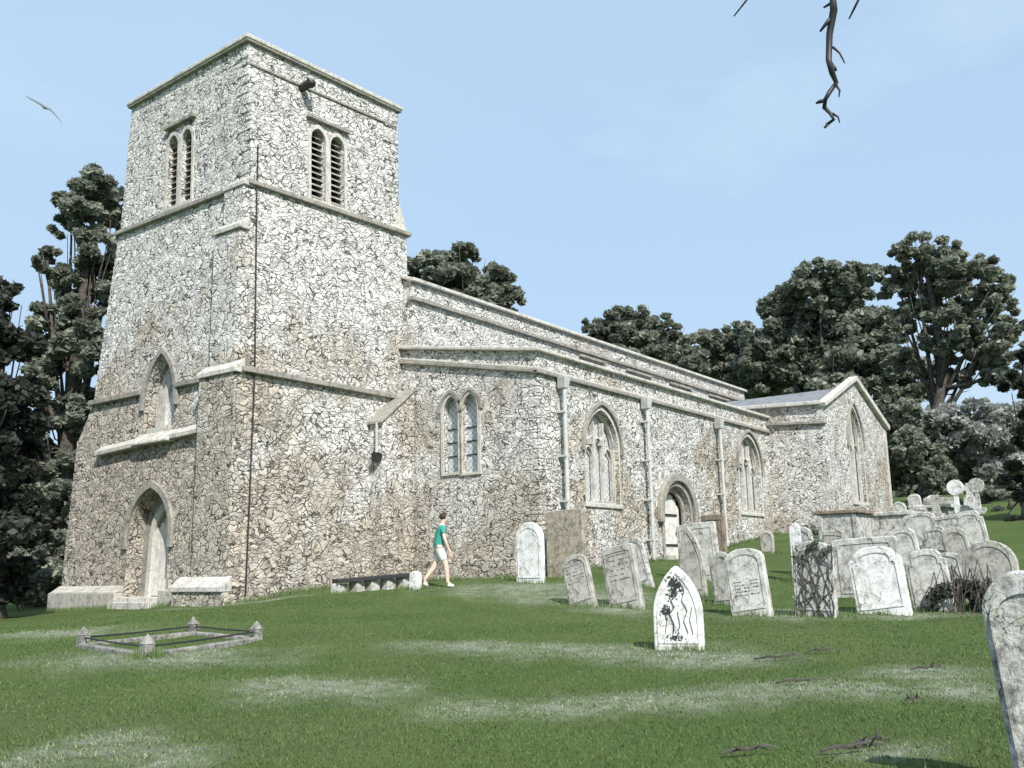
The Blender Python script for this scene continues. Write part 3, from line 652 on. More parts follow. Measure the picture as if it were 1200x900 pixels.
mb.bar((XA+.2, 2.9, 10.5), (XN, 2.9, 10.5), .16, .12); mb.build('nave_roof', M['lead'], church)
for a, b in clw:
    mb = MB(); slab(mb, a, b, 7.5, 8.72, nS, SWv, -.28, .02); cw_ = mb.build('clerestory_window', M['black'], church)
    mb = MB(); [slab(mb, lerp(a, b, t)-.05, lerp(a, b, t)+.05, 7.5, 8.72, nS, SWv, -.25, .15) for t in (.333, .667)]; mb.each('mullion', M['trim'], cw_)
    mb = MB(); slab(mb, a-.15, b+.15, 8.74, 8.83, nS, SWv, .002, .1); mb.build('hood_mould', M['trimd'], cw_)
# ---- chapel / chancel gable at the east end
GX0, GX1, GY_, GZe, GZa = 22.1, 30.9, -7.9, 6.85, 8.5
GXm = 26.5
def gS(x, z): return (x, GY_, z)
def gW(y, z): return (GX0, y, z)
gw = (25.1, 26.95, 3.15, 5.6, 7.25)
mb = MB(); wallmesh(mb, [(GX0, 0), (GX1, 0), (GX1, GZe-.0), (GXm, GZa), (GX0, GZe)], [lancet(*gw)], gS, (0, 1, 0), .4)
wallmesh(mb, [(GY_, 0), (YN, 0), (YN, GZe+.3), (GY_, GZe)], [], gW, (1, 0, 0), .3)
mb.add([(GX1, GY_, 0), (GX1, 6.6, 0), (GX1, 6.6, GZe), (GX1, GY_, GZe)], [(0, 1, 2, 3)])
chap = mb.build('chapel_wall', M['rubble_aisle'], church)
mb = MB(); mb.add([(GX0, GY_+.3, GZe-.25), (GX0, 3, GZe-.25), (GXm, 3, GZa-.25), (GXm, GY_+.3, GZa-.25), (GX1, GY_+.3, GZe-.25), (GX1, 3, GZe-.25)], [(0, 1, 2, 3), (3, 2, 5, 4)]); mb.build('chapel_roof', M['lead'], church)
mb = MB(); mb.bar((GX0-.1, GY_, GZe+.02), (GXm, GY_, GZa+.08), .36, .2); mb.bar((GXm, GY_, GZa+.08), (GX1+.15, GY_, GZe-.0), .36, .26)
mb.bar((GX0, GY_, GZe+.1), (GX0, YN, GZe+.4), .4, .16); mb.each('chapel_coping', M['trim'], church, bevel=.03)
mb = MB(); mb.bar((GX0, GY_-.1, 6.15), (GX0, YA, 6.3), .26, .12); mb.build('string_course', M['trimd'], church, bevel=.02)
mb = MB(); mb.box((GX1-.35, GY_-.02, 1), (GX1+.02, GY_+.6, GZe-.1)); mb.build('quoins', M['trim'], church, bevel=.02)
tracery(gw, gS, SWv, 2)

# ------------------------------------------------------------------ trees
def foliage(name, blobs, n, size, mat, parent, clump=.32, flat=.8, droop=0):
    C_ = []; Rr = []
    tot = sum(b[3]**2 for b in blobs)
    P = []; T = []
    for (x, y, z, r, k) in [(b[0], b[1], b[2], b[3], 0) for b in blobs]:
        m_ = max(10, int(58*(r/2.2)**1.3)); nn = int(n*r*r/tot)
        dirs = rng.normal(size=(m_, 3)); dirs /= np.linalg.norm(dirs, axis=1)[:, None]
        rad = r*(.2+.85*rng.random(m_)**.6); cc = np.array([x, y, z])+dirs*rad[:, None]*np.array([1, 1, flat])
        tc_ = rng.random(m_); pick = rng.integers(0, m_, nn)
        cr_ = (r*clump*(.5+.8*rng.random(m_)))[pick]
        off = rng.normal(size=(nn, 3)); off *= (cr_*rng.random(nn)**.4/np.linalg.norm(off, axis=1))[:, None]; off[:, 2] *= .7
        off[:, 2] -= droop*(off[:, 0]**2+off[:, 1]**2)/max(r, .1)
        P.append(cc[pick]+off); T.append(np.clip(tc_[pick]*.65+.35*rng.random(nn), 0, 1))
    P = np.concatenate(P); T = np.concatenate(T); nn = len(P)
    a = rng.normal(size=(nn, 3)); a[:, 2] *= .6; a /= np.linalg.norm(a, axis=1)[:, None]; b = np.cross(a, rng.normal(size=(nn, 3))); b /= np.linalg.norm(b, axis=1)[:, None]
    s_ = size*(.55+.9*rng.random(nn))[:, None]
    V = np.stack([P-a*s_, P-b*s_*.6, P+a*s_, P+b*s_*.6], 1).reshape(-1, 3)
    if parent is not None: V = V-np.array(parent.location)
    return fastmesh(name, V, np.arange(nn*4).reshape(-1, 4), mat, parent, attr=('tint', np.repeat(T, 4)))
def tree(name, pxb, dist, blobs, n, size, label, mat='leaf', clump=.23, trunk_r=.35, cat='tree', base_py=700, group=None, lean=0, limbs=True):
    b0 = pt(pxb, base_py, dist); g = gz(b0.x, b0.y); loc = Vector((b0.x, b0.y, g-.1)); root = tag(empty(name, loc), label, cat, group)
    k = dist/FPX; B = []
    for i, (px, py, r) in enumerate(blobs):
        p = pt(px, py, dist+((i*37) % 7-3)*r*k*.22); B.append((p.x, p.y, p.z, r*k))
    tb_ = MB(); top = max(B, key=lambda q_: q_[2]); mid = Vector((np.mean([q_[0] for q_ in B]), np.mean([q_[1] for q_ in B]), np.mean([q_[2] for q_ in B])))-loc
    topv = Vector(top[:3])-loc
    pts = [Vector((0, 0, -.3)), Vector((0, 0, .4)), mid*.35+Vector((.1, .1, 0)), mid*.75, mid.lerp(topv, .6), topv]
    tb_.tube(pts, [trunk_r*1.5, trunk_r, trunk_r*.85, trunk_r*.6, trunk_r*.35, trunk_r*.08], 9)
    for q_ in B:
        e_ = Vector(q_[:3])-loc; s0_ = pts[2].lerp(pts[3], random.random()); m_ = s0_.lerp(e_, .5)+Vector((0, 0, -.25))
        tb_.tube([s0_, m_, e_], [trunk_r*.36, trunk_r*.22, trunk_r*.08], 6)
        for j in range(5):
            d = Vector((random.gauss(0, 1), random.gauss(0, 1), random.gauss(.2, .8))).normalized()*q_[3]*.85
            s1_ = m_.lerp(e_, random.random()); tb_.tube([s1_, s1_+d*.5+Vector((0, 0, .1)), e_+d], [trunk_r*.12, trunk_r*.08, .012], 5)
    tb_.build('trunk', M['bark'], root, smooth=True)
    foliage('crown', B, int(n*1.5), size*.68, M[mat], root, clump=clump)
    return root
tree('broadleaf_tree', 70, 42, [(112, 232, 36), (140, 250, 34), (84, 262, 22), (96, 330, 34), (55, 305, 16), (128, 330, 36), (64, 380, 30), (108, 410, 38), (46, 440, 26), (84, 480, 38), (50, 540, 36), (88, 590, 36), (58, 650, 34), (70, 420, 26), (112, 290, 28), (92, 370, 26), (110, 540, 34), (60, 610, 30), (34, 505, 26), (40, 555, 30), (105, 640, 34), (28, 600, 30), (110, 470, 28)], 62000, .24,
     'tall broadleaf tree rising beside the left side of the tower', trunk_r=.42)
tree('yew_tree', -12, 29, [(6, 350, 20), (-10, 400, 42), (5, 470, 38), (0, 550, 42), (8, 620, 40), (6, 685, 38), (-5, 330, 20), (-30, 480, 60), (-30, 600, 60)], 30000, .16, 'dark dense yew at the left edge of the churchyard', mat='leafd', trunk_r=.4, clump=.34)
tree('broadleaf_tree', 545, 52, [(500, 318, 32), (535, 312, 34), (568, 330, 34), (590, 352, 28), (540, 350, 46), (500, 350, 36), (575, 362, 30)], 20000, .3, 'rounded tree crown showing above the nave roof right of the tower')
tree('broadleaf_tree', 745, 66, [(700, 384, 20), (728, 382, 26), (762, 380, 27), (786, 400, 27), (745, 410, 38), (800, 430, 30), (705, 405, 22)], 22000, .3, 'middle low tree crown above the long nave roof', trunk_r=.4)
tree('broadleaf_tree', 850, 74, [(828, 408, 24), (858, 398, 24), (880, 412, 26), (845, 430, 40), (890, 440, 40), (806, 425, 22)], 20000, .32, 'small distant tree crown in the dip above the east end of the nave', trunk_r=.4)
tree('broadleaf_tree', 960, 68, [(960, 335, 34), (998, 330, 32), (925, 365, 36), (975, 380, 48), (1015, 380, 40), (900, 405, 38), (940, 425, 50), (1000, 440, 50), (1050, 450, 40), (890, 440, 30), (960, 450, 44), (1030, 420, 34), (1045, 500, 34)], 62000, .28, 'broad dark tree directly behind the chapel gable', trunk_r=.55)
tree('broadleaf_tree', 1095, 55, [(1072, 298, 30), (1100, 305, 32), (1052, 330, 26), (1090, 345, 38), (1132, 325, 34), (1158, 350, 32), (1060, 385, 28), (1110, 385, 34), (1160, 392, 30), (1185, 388, 22), (1135, 425, 36), (1178, 430, 30), (1060, 425, 22), (1105, 440, 16)], 30000, .24,
     'tallest airy tree with sky showing through it, right of the chapel', trunk_r=.42, clump=.19)
tree('yew_tree', 1222, 33, [(1200, 450, 20), (1214, 500, 30), (1206, 560, 26), (1206, 612, 26), (1210, 655, 28), (1203, 415, 12)], 22000, .15, 'dark dense yew at the right edge of the churchyard', mat='leafd', trunk_r=.3)
# shrubs
def shrub(name, pxb, pyb, dist, blobs, n, size, label, mat='leaf', group=None):
    return tree(name, pxb, dist, blobs, n, size, label, mat, clump=.32, trunk_r=.07, cat='shrub', base_py=pyb, group=group)
shrub('shrub', 60, 700, 36, [(50, 670, 26), (78, 690, 22), (40, 700, 20), (66, 640, 24)], 7000, .14, 'dark shrub at the foot of the tower, by its left corner')
shrub('shrub', 1065, 600, 50, [(1058, 520, 26), (1080, 545, 26), (1052, 560, 22), (1075, 500, 24), (1100, 565, 22), (1055, 480, 22)], 9000, .2, 'dark bush against the right side of the chapel')
shrub('shrub', 1140, 600, 52, [(1115, 505, 32), (1150, 500, 36), (1185, 505, 34), (1130, 540, 32), (1170, 540, 34), (1100, 520, 24)], 14000, .22, 'pale grey-leaved rounded shrub below the airy tree at right', mat='leafp')
shrub('shrub', 1110, 600, 44, [(1090, 590, 14), (1120, 590, 14), (1150, 588, 14), (1070, 592, 12), (1180, 575, 18)], 5000, .14, 'low dark hedge-like bush behind the small background crosses')
shrub('shrub', 300, 690, 90, [(20, 640, 60), (-60, 620, 70)], 6000, .4, 'distant grey-green bush seen between the left yew and the tower')
shrub('shrub', 1000, 640, 33, [(975, 612, 12), (1000, 606, 14), (1022, 612, 12), (950, 622, 9)], 3500, .1, 'low dark scrub behind the chest tombs below the chapel')
shrub('shrub', 1190, 640, 36, [(1150, 610, 10), (1190, 618, 14), (1178, 600, 12)], 3000, .1, 'small dark scrub bush beside the right-hand yew')
# far woodland behind everything
wb = []
for i in range(46):
    a = YAW-.75+1.6*i/45; d = 105+random.uniform(-8, 8); x, y = CAM[0]+math.sin(a)*d, CAM[1]+math.cos(a)*d; r = random.uniform(4.5, 7); wb.append((x, y, gz(x, y)+r*.8, r))
tag(foliage('distant_wood', wb, 50000, .6, M['leaf'], None), 'low grey-green mass of distant woodland beyond the church', 'wood', kind='stuff')

# ------------------------------------------------------------------ gravestones
def profile(kind, w_, h):
    a = w_/2
    if kind == 'gothic': return [(-a*.94, 0), (a*.94, 0)]+[(a, h*.3)]+lancet(-a, a, 0, h*.55, h, 10)[2:]+[(-a, h*.3)]
    if kind == 'round': 
        zs = h-a; return [(-a, 0), (a, 0)]+[(a*math.cos(t*math.pi/14), zs+a*math.sin(t*math.pi/14)) for t in range(15)]
    if kind == 'segment':
        r = h*.13; return [(-a, 0), (a, 0)]+[(a*math.cos(t*math.pi/12), h-r+r*math.sin(t*math.pi/12)) for t in range(13)]
    if kind == 'shoulder':
        s_ = h*.87; b = a*.78; r = b*.42
        return [(-a, 0), (a, 0), (a, s_*.96), (a*.93, s_), (b, s_)]+[(b*math.cos(t*math.pi/10), h-r+r*math.sin(t*math.pi/10)) for t in range(11)]+[(-b, s_), (-a*.93, s_), (-a, s_*.96)]
    if kind == 'ogee':
        s_ = h*.86; return [(-a, 0), (a, 0), (a, s_), (a*.8, s_+h*.03), (a*.55, h*.93), (a*.3, h*.985), (0, h), (-a*.3, h*.985), (-a*.55, h*.93), (-a*.8, s_+h*.03), (-a, s_)]
    return [(-a, 0), (a, 0), (a, h*.985), (a*.9, h), (0, h*1.005), (-a*.92, h*.995), (-a, h*.97)]
GS = {}
def headstone(px, py, wpx, toppy, kind, label, mat='st_pale', lean=0, tilt=0, thick=.12, dist=None, yaw=0, name='headstone', group='headstones leaning in the churchyard', panel=True):
    if dist is None: p = hit(px, py)
    else: q_ = pt(px, py, dist); p = Vector((q_.x, q_.y, gz(q_.x, q_.y)))
    d = math.hypot(p.x-CAM[0], p.y-CAM[1]); 
    ang = math.atan2(p.x-CAM[0], p.y-CAM[1])     # view bearing
    zt = pt(px, toppy, d).z; h = (zt-p.z)/max(.8, math.cos(R(lean)))
    view = ang-math.pi/2                        # 0 when looking straight along +X
    cf = max(.5, math.cos(view+yaw)); w_ = max(.25, (wpx*d/FPX-thick*abs(math.sin(view+yaw)))/cf)
    root = tag(empty(name, p), label, 'gravestone', group)
    root.rotation_euler = (-R(lean), R(tilt), yaw)
    prof = profile(kind, w_, h+.35); prof = [(a*(1+random.uniform(-.008, .008)), b+random.uniform(-.006, .006)) for a, b in prof]
    mb = MB(); mb.prism([(-thick/2, -a, b-.35) for a, b in prof], (thick, 0, 0))
    st = mb.build('slab', M[mat], root, bevel=.018)
    if panel:   # shallow raised border moulding on the west face
        pi = profile(kind, w_*.84, h*.93+.35); pj = profile(kind, w_*.78, h*.9+.35)
        z0 = .35+h*.08; pi = [(a, max(b, z0)) for a, b in pi]; pj = [(a, max(b, z0+.025)) for a, b in pj]
        mb = MB(); ringplate(mb, [(-a, b-.35) for a, b in pi], [(-a, b-.35) for a, b in pj], lambda u, z_: (-thick/2, u, z_), (-1, 0, 0), .012, .002)
        mb.build('border_moulding', M[mat], root)
        # worn lines of lettering, cut too shallow to read
    return root, p, w_, h, thick
def worn_lines(hs, mat, rows=7, z0=.45, z1=.85):
    root, p, w_, h, t = hs; mb = MB()
    for i in range(rows):
        z_ = h*(z0+(z1-z0)*i/(rows-1)); x = -w_*.3
        while x < w_*.3:
            l = random.uniform(.02, .06)
            if random.random() < .72: mb.box((-t/2-.005, x, z_), (-t/2-.001, x+l, z_+random.uniform(.008, .02)))
            x += l+.02
    mb.build('worn_inscription', mat, root)
M['cut'] = plain('dark_cut_lines', (.05, .048, .045), .9)
headstone(622, 679, 34, 612, 'round', 'bright white round-topped headstone standing close to the aisle wall', 'st_white', dist=24, thick=.14)
headstone(664, 662, 46, 598, 'flat', 'wide square tan stone slab against the aisle wall, right of the white headstone', 'wallslab', dist=25.2, thick=.16, panel=False)
h_ = headstone(684, 710, 33, 650, 'segment', 'narrow headstone leaning left, first of the front row of leaning stones', 'st_grey', lean=15, tilt=5)
worn_lines(h_, M['cut'])
h_ = headstone(735, 712, 41, 640, 'flat', 'square-topped leaning headstone, right of the narrow leaning one', 'st_grey', lean=11, tilt=5, thick=.15); worn_lines(h_, M['cut'], 6)
headstone(752, 668, 28, 630, 'segment', 'dark-topped headstone half hidden behind the square-topped leaning one', 'st_rough', lean=14, dist=23.5)
hf = headstone(797, 762, 56, 662, 'gothic', 'pointed white headstone with dark carved foliage, nearest of the middle stones', 'st_white', thick=.12, yaw=.32)
headstone(814, 682, 30, 616, 'gothic', 'pointed grey headstone directly behind the carved white one', 'st_grey', lean=4, dist=22)
headstone(822, 668, 46, 613, 'flat', 'flat-topped headstone between the pointed grey one and the dark brown one', 'st_pale', lean=4, dist=25)
headstone(838, 648, 28, 603, 'flat', 'small dark brown headstone before the aisle wall right of the door', 'st_brown', dist=27, thick=.15)
headstone(852, 690, 30, 646, 'ogee', 'low grey headstone showing at the left of the large round-shouldered one', 'st_grey', dist=20.5, lean=5)
h_ = headstone(882, 722, 46, 642, 'segment', 'large pale headstone with arched top leaning back beside the carved white one', 'st_pale', lean=8, tilt=6, thick=.15); worn_lines(h_, M['cut'], 5, .3, .5)
headstone(935, 668, 13, 613, 'round', 'very narrow white round-topped stone near the end of the aisle', 'st_white', dist=25, panel=False)
hl = headstone(957, 722, 46, 634, 'segment', 'rough mottled headstone with ivy stems growing over it', 'st_rough', thick=.16, lean=-2)
headstone(994, 684, 12, 634, 'flat', 'thin dark upright stone between the ivy-grown stone and the big white one', 'st_grey', dist=23, panel=False)
h_ = headstone(1037, 720, 56, 640, 'shoulder', 'big white shouldered headstone leaning left in the right-hand group', 'st_white', lean=7, tilt=4, thick=.15)
headstone(1020, 700, 68, 630, 'flat', 'broad flat-topped headstone standing behind the big white shouldered one', 'st_pale', lean=2, dist=21)
h_ = headstone(1096, 716, 42, 643, 'shoulder', 'white streaked headstone leaning left beside the bramble patch', 'st_pale', lean=6, tilt=3, thick=.13)
headstone(1112, 690, 40, 648, 'segment', 'low mottled headstone behind the bramble patch', 'st_rough', dist=22, lean=8)
headstone(1165, 706, 54, 633, 'round', 'rounded grey headstone above the brambles at the right', 'st_grey', dist=20, thick=.16)
headstone(1252, 940, 84, 668, 'round', 'tall pale headstone cut by the right edge, nearest the viewer', 'st_rough', dist=6.3, lean=5, thick=.14)
headstone(1085, 655, 34, 600, 'segment', 'weathered background headstone right of the pale chest tomb', 'st_pale', dist=29, lean=6)
headstone(1118, 650, 34, 604, 'flat', 'streaked background headstone below the round-headed cross', 'st_rough', dist=28, lean=5)
headstone(1145, 645, 30, 598, 'shoulder', 'rightmost weathered background headstone, by the open strip of grass', 'st_pale', dist=27, lean=8)
headstone(1015, 632, 20, 606, 'round', 'small background stone between the two chest tombs', 'st_pale', dist=34)
headstone(900, 650, 16, 622, 'round', 'small stone at the foot of the aisle wall by the last drainpipe', 'st_grey', dist=31)
headstone(1055, 612, 16, 588, 'round', 'little round-topped stone at the right corner of the chapel', 'st_pale', dist=40)
headstone(1095, 602, 18, 580, 'round', 'small pale stone left of the round-headed white cross', 'st_white', dist=38)
for a_ in ((945, 655, 26, 617, 'segment', 'small mottled stone behind the ivy-grown headstone', 'st_rough', 6, 26), (975, 660, 24, 622, 'flat', 'tilted grey stone left of the broad flat-topped headstone', 'st_grey', -5, 25),
           (1068, 668, 30, 618, 'segment', 'pale leaning stone just right of the broad flat-topped headstone', 'st_pale', 9, 24), (1105, 668, 28, 616, 'shoulder', 'shouldered stone in the second row above the streaked headstone', 'st_rough', 7, 24.5),
           (1132, 668, 26, 618, 'segment', 'streaked leaning stone in the second row left of the rounded grey headstone', 'st_grey', 12, 24), (1078, 628, 22, 596, 'flat', 'small flat stone above the second row, right of the pale chest tomb', 'st_rough', 3, 33),
           (1012, 612, 16, 592, 'round', 'tiny stone at the foot of the chapel window wall', 'st_grey', 2, 38), (1132, 618, 20, 592, 'shoulder', 'small shouldered stone under the round-headed crosses', 'st_rough', 5, 34),
           (1075, 600, 14, 579, 'segment', 'tiny leaning stone at the edge of the dark bush by the chapel', 'st_pale', 8, 41), (1118, 600, 14, 583, 'flat', 'tiny flat stone below the brightest round-headed cross', 'st_grey', 4, 37)):
    headstone(*a_[:7], lean=a_[7], dist=a_[8])
# carving on the front pointed headstone: vine and leaves cut in relief
root, p, w_, h, t = hf; mb = MB(); xf = -t/2-.012
def strand(pts, r): mb.tube([(xf, -a*w_, b*h) for a, b in pts], r, 5)
strand([(-.12, .86), (-.02, .8), (-.1, .72), (.02, .66), (-.12, .58), (-.06, .5), (-.16, .42), (-.08, .3), (-.1, .2)], .008)
strand([(.08, .8), (.16, .7), (.1, .58), (.2, .46), (.12, .34), (.2, .2)], .005); strand([(.3, .5), (.24, .35), (.3, .18)], .004); strand([(-.3, .5), (-.22, .36), (-.26, .2)], .004); strand([(0, .45), (.04, .3), (-.02, .16)], .004)
for i in range(330):
    c_ = random.choice([(-.08, .8, .1), (-.1, .66, .1), (-.22, .46, .09), (-.05, .14, .16), (.02, .74, .08)]); a = c_[0]+random.gauss(0, c_[2]*.6); b = c_[1]+random.gauss(0, .035)
    if abs(a) > .36 or b < .08: continue
    s_ = random.uniform(.007, .017); th_ = random.random()*3.1; ca_, sa_ = math.cos(th_)*s_, math.sin(th_)*s_
    mb.prism([(xf, -a*w_+ca_, b*h+sa_), (xf, -a*w_-sa_*.5, b*h+ca_*.5), (xf, -a*w_-ca_, b*h-sa_), (xf, -a*w_+sa_*.5, b*h-ca_*.5)], (.01, 0, 0))
mb.build('carving', M['cut'], root)
mb = MB(); mb.box((-t/2-.03, -w_*.5, -.1), (t/2+.03, w_*.5, .07)); mb.build('foot_block', M['st_pale'], root, bevel=.015)
# ivy on the rough stone
root, p, w_, h, t = hl; mb = MB()
for i in range(16):
    y0 = random.uniform(-w_*.45, w_*.45); pts = [(-t/2-.01, y0, 0)]
    for k in range(7): y0 = max(-w_*.48, min(w_*.48, y0+random.gauss(0, .11))); pts.append((-t/2-.012, y0, (k+1)*h/7.6*random.uniform(.9, 1.05)))
    mb.tube(pts, [.010]*4+[.006]*4, 5)
mb.build('ivy_stems', M['bark'], root)
ivyp = [(-.05, random.uniform(-w_*.4, w_*.4), h*random.uniform(.72, .98), .13) for _ in range(7)]+[(-.05, random.uniform(-w_*.4, w_*.4), h*random.uniform(.1, .6), .08) for _ in range(6)]
class _P: location = (0, 0, 0)
o = foliage('ivy_leaves', ivyp, 1500, .024, M['leaf'], None, clump=.6, flat=1); o.parent = root

# chest tombs
def chest(px, py, wpx, toppy, dist, label, mat='st_pale', lid='st_grey'):
    q_ = pt(px, py, dist); z0 = gz(q_.x, q_.y); zt = pt(px, toppy, dist).z; h = zt-z0; w_ = wpx*dist/FPX
    root = tag(empty('chest_tomb', (q_.x, q_.y, z0)), label, 'tomb', 'stone chest tombs')
    L_ = 1.7; mb = MB(); mb.box((-L_*.2, -w_*.42, -.4), (L_*.6, w_*.42, h-.12)); mb.build('chest', M[mat], root, bevel=.02)
    mb = MB(); mb.box((-L_*.24, -w_*.5, h-.118), (L_*.64, w_*.5, h)); mb.build('lid', M[lid], root, bevel=.025)
    mb = MB()
    for s_ in (-1, 1): mb.box((-L_*.2-.03, s_*w_*.36-.06, -.3), (-L_*.2+.02, s_*w_*.36+.06, h-.125))
    mb.each('corner_pilaster', M[mat], root, bevel=.01)
chest(988, 640, 52, 598, 30, 'dark mottled chest tomb below the chapel west wall', 'st_rough', 'st_brown')
chest(1048, 640, 50, 600, 31, 'pale chest tomb below the chapel gable window', 'st_rough', 'st_pale')
chest(1095, 625, 42, 592, 36, 'low chest tomb behind the weathered headstones on the bank', 'st_grey', 'st_pale')
# crosses
def cross(px, toppy, py, wpx, dist, label, mat, kind):
    q_ = pt(px, py, dist); z0 = gz(q_.x, q_.y); H_ = pt(px, toppy, dist).z-z0; k = dist/FPX; w_ = wpx*k
    root = tag(empty('grave_cross', (q_.x, q_.y, z0), 0), label, 'cross', 'grave crosses')
    if kind == 'disc':
        r = w_/2; mb = MB(); mb.prism([(-.06, r*math.cos(a), H_-r+r*math.sin(a)) for a in np.arange(0, 6.28, .3927)], (.12, 0, 0)); mb.build('wheel_head', M[mat], root, bevel=.015)
        mb = MB(); mb.prism([(-.05, -r*.4, -.2), (-.05, r*.4, -.2), (-.05, r*.26, H_-2*r+.03), (-.05, -r*.26, H_-2*r+.03)], (.1, 0, 0)); mb.build('shaft', M[mat], root, bevel=.01)
        mb = MB(); mb.box((-.2, -r*.9, -.2), (.2, r*.9, .18)); mb.build('plinth', M[mat], root, bevel=.02)
    else:
        s_ = w_*.15; zc = H_-w_*.27
        mb = MB(); mb.prism([(-.08, a, b) for a, b in ((-s_*1.3, .3), (s_*1.3, .3), (s_, zc-s_), (w_/2, zc-s_), (w_/2, zc+s_), (s_, zc+s_), (s_, H_), (-s_, H_), (-s_, zc+s_), (-w_/2, zc+s_), (-w_/2, zc-s_), (-s_, zc-s_))], (.16, 0, 0)); mb.build('cross', M[mat], root, bevel=.015)
        mb = MB(); mb.prism([(-.3, -w_*.36, -.3), (-.3, w_*.36, -.3), (-.2, w_*.26, .45), (-.2, -w_*.26, .45)], (.5, 0, 0)); mb.build('plinth', M[mat], root, bevel=.02)
cross(1123, 562, 606, 17, 34, 'white round-headed cross on a shaft in the back row', 'st_white', 'disc')
cross(1148, 560, 606, 16, 36, 'pale round-headed cross right of the brighter white one', 'st_rough', 'disc')
cross(1140, 566, 612, 20, 38, 'small pale latin cross between the two round-headed crosses', 'st_pale', 'latin')
cross(1100, 580, 622, 24, 33, 'short grey latin cross left of the round-headed white one', 'st_grey', 'latin')

# ------------------------------------------------------------------ brambles by the rounded stone
bp_ = hit(1140, 716); root = tag(empty('bramble', bp_), 'dark tangled bramble bush at the foot of the rounded grey headstone', 'bush')
mb = MB()
for i in range(46):
    a = random.random()*6.28; d = random.uniform(.2, .75); hh = random.uniform(.25, .8); s_ = Vector((random.gauss(0, .22), random.gauss(0, .3), -.05))
    e_ = s_+Vector((math.cos(a)*d, math.sin(a)*d, random.uniform(.02, .35))); mm = s_.lerp(e_, .5)+Vector((0, 0, hh))
    mb.tube([s_, s_.lerp(mm, .55)+Vector((0, 0, .06)), mm*.98, e_.lerp(mm, .4)+Vector((0, 0, .05)), e_], [.012, .011, .009, .007, .004], 5)
mb.build('stems', M['bark'], root)
o = foliage('leaves', [(random.gauss(0, .25), random.gauss(0, .32), random.uniform(.1, .45), .22) for _ in range(9)], 2600, .035, M['leafd'], None, clump=.5, flat=.8); o.parent = root

# ------------------------------------------------------------------ kerbed grave with corner posts
A_, B_, C_, D_ = hit(97, 758), hit(172, 770), hit(300, 751), hit(226, 744)
root = tag(empty('grave_kerb', B_), 'low grave kerb with short corner posts set in the lawn before the tower', 'grave')
q4 = [A_-B_, Vector((0, 0, 0)), C_-B_, D_-B_]
mb = MB()
for i in range(4): a, b = q4[i], q4[(i+1) % 4]; mb.bar(a+Vector((0, 0, -.01)), b+Vector((0, 0, -.01)), .15, .12)
mb.build('kerb', M['kerb'], root, bevel=.02)
mb = MB()
for i in range(4): a, b = q4[i], q4[(i+1) % 4]; mb.tube([a+Vector((0, 0, .13)), a.lerp(b, .5)+Vector((0, 0, .12)), b+Vector((0, 0, .13))], .014, 6)
mb.build('rail', M['iron'], root)
for a in q4:
    mb = MB(); mb.prism([a+Vector((-.07, -.07, -.1)), a+Vector((.07, -.07, -.1)), a+Vector((.07, .07, -.1)), a+Vector((-.07, .07, -.1))], (0, 0, .26))
    mb.add([a+Vector((-.08, -.08, .161)), a+Vector((.08, -.08, .161)), a+Vector((.08, .08, .161)), a+Vector((-.08, .08, .161)), a+Vector((.0, 0, .3))], [(0, 1, 4), (1, 2, 4), (2, 3, 4), (3, 0, 4), (0, 3, 2, 1)])
    mb.build('post', M['kerb'], root, bevel=.008)


# low slab ledge and white footstone near the walker
g1, g2 = pt(392, 688, 23.6), pt(478, 686, 24.2); g1.z = gz(g1.x, g1.y); g2.z = gz(g2.x, g2.y)
root = tag(empty('stone_ledge', g1), 'long low dark slab resting on pale blocks at the foot of the tower', 'ledge'); e_ = g2-g1; mb = MB(); mb.bar(Vector((0, 0, .3)), e_+Vector((0, 0, .28)), .45, .1); mb.build('slab', M['iron'], root, bevel=.01)
mb = MB()
for t_ in (.06, .3, .5, .72, .94): c_ = e_*t_; mb.box(c_+Vector((-.14, -.14, -.2)), c_+Vector((.14, .14, .235)))
mb.each('support_block', M['st_pale'], root, bevel=.02)
g = pt(487, 688, 23.3); g.z = gz(g.x, g.y); root = tag(empty('footstone', g), 'short white footstone just behind the walking person', 'gravestone')
mb = MB(); mb.prism([(-.09, -.13, -.2), (-.09, .13, -.2), (-.09, .12, .38), (-.09, 0, .43), (-.09, -.12, .38)], (.18, 0, 0)); mb.build('shaft', M['st_white'], root, bevel=.015)

# ------------------------------------------------------------------ walking person
def skin(name, nodes, edges, mat, parent, sub=2):
    me = bpy.data.meshes.new(name); me.from_pydata([n_[0] for n_ in nodes], edges, []); me.materials.append(mat)
    o = bpy.data.objects.new(name, me); COL.objects.link(o); o.parent = parent
    o.modifiers.new('skin', 'SKIN'); lay = me.skin_vertices[0].data
    for i, n_ in enumerate(nodes):
        r = n_[1]; lay[i].radius = r if isinstance(r, tuple) else (r, r)
    lay[0].use_root = True
    s_ = o.modifiers.new('subdivision', 'SUBSURF'); s_.levels = s_.render_levels = sub
    for m_ in o.modifiers:
        if m_.type == 'SKIN': m_.use_smooth_shade = True
    return o
M['skin'] = plain('skin', (.68, .5, .41), .6, .3, .08); M['teal'] = plain('teal_cotton', (.06, .3, .25), .85, .2, .15, 20)
M['white_cloth'] = plain('pale_trousers', (.72, .71, .68), .85, .2, .1, 12); M['hair'] = plain('dark_hair', (.05, .04, .03), .7, .3, .3, 40); M['shoe'] = plain('pale_shoes', (.6, .59, .57), .6, .3)
pp = pt(515, 688, 23.4); pz = gz(pp.x, pp.y)
person = tag(empty('person', (pp.x, pp.y, pz), -YAW+R(10)), 'person in teal shirt and pale shorts walking right past the aisle', 'person')
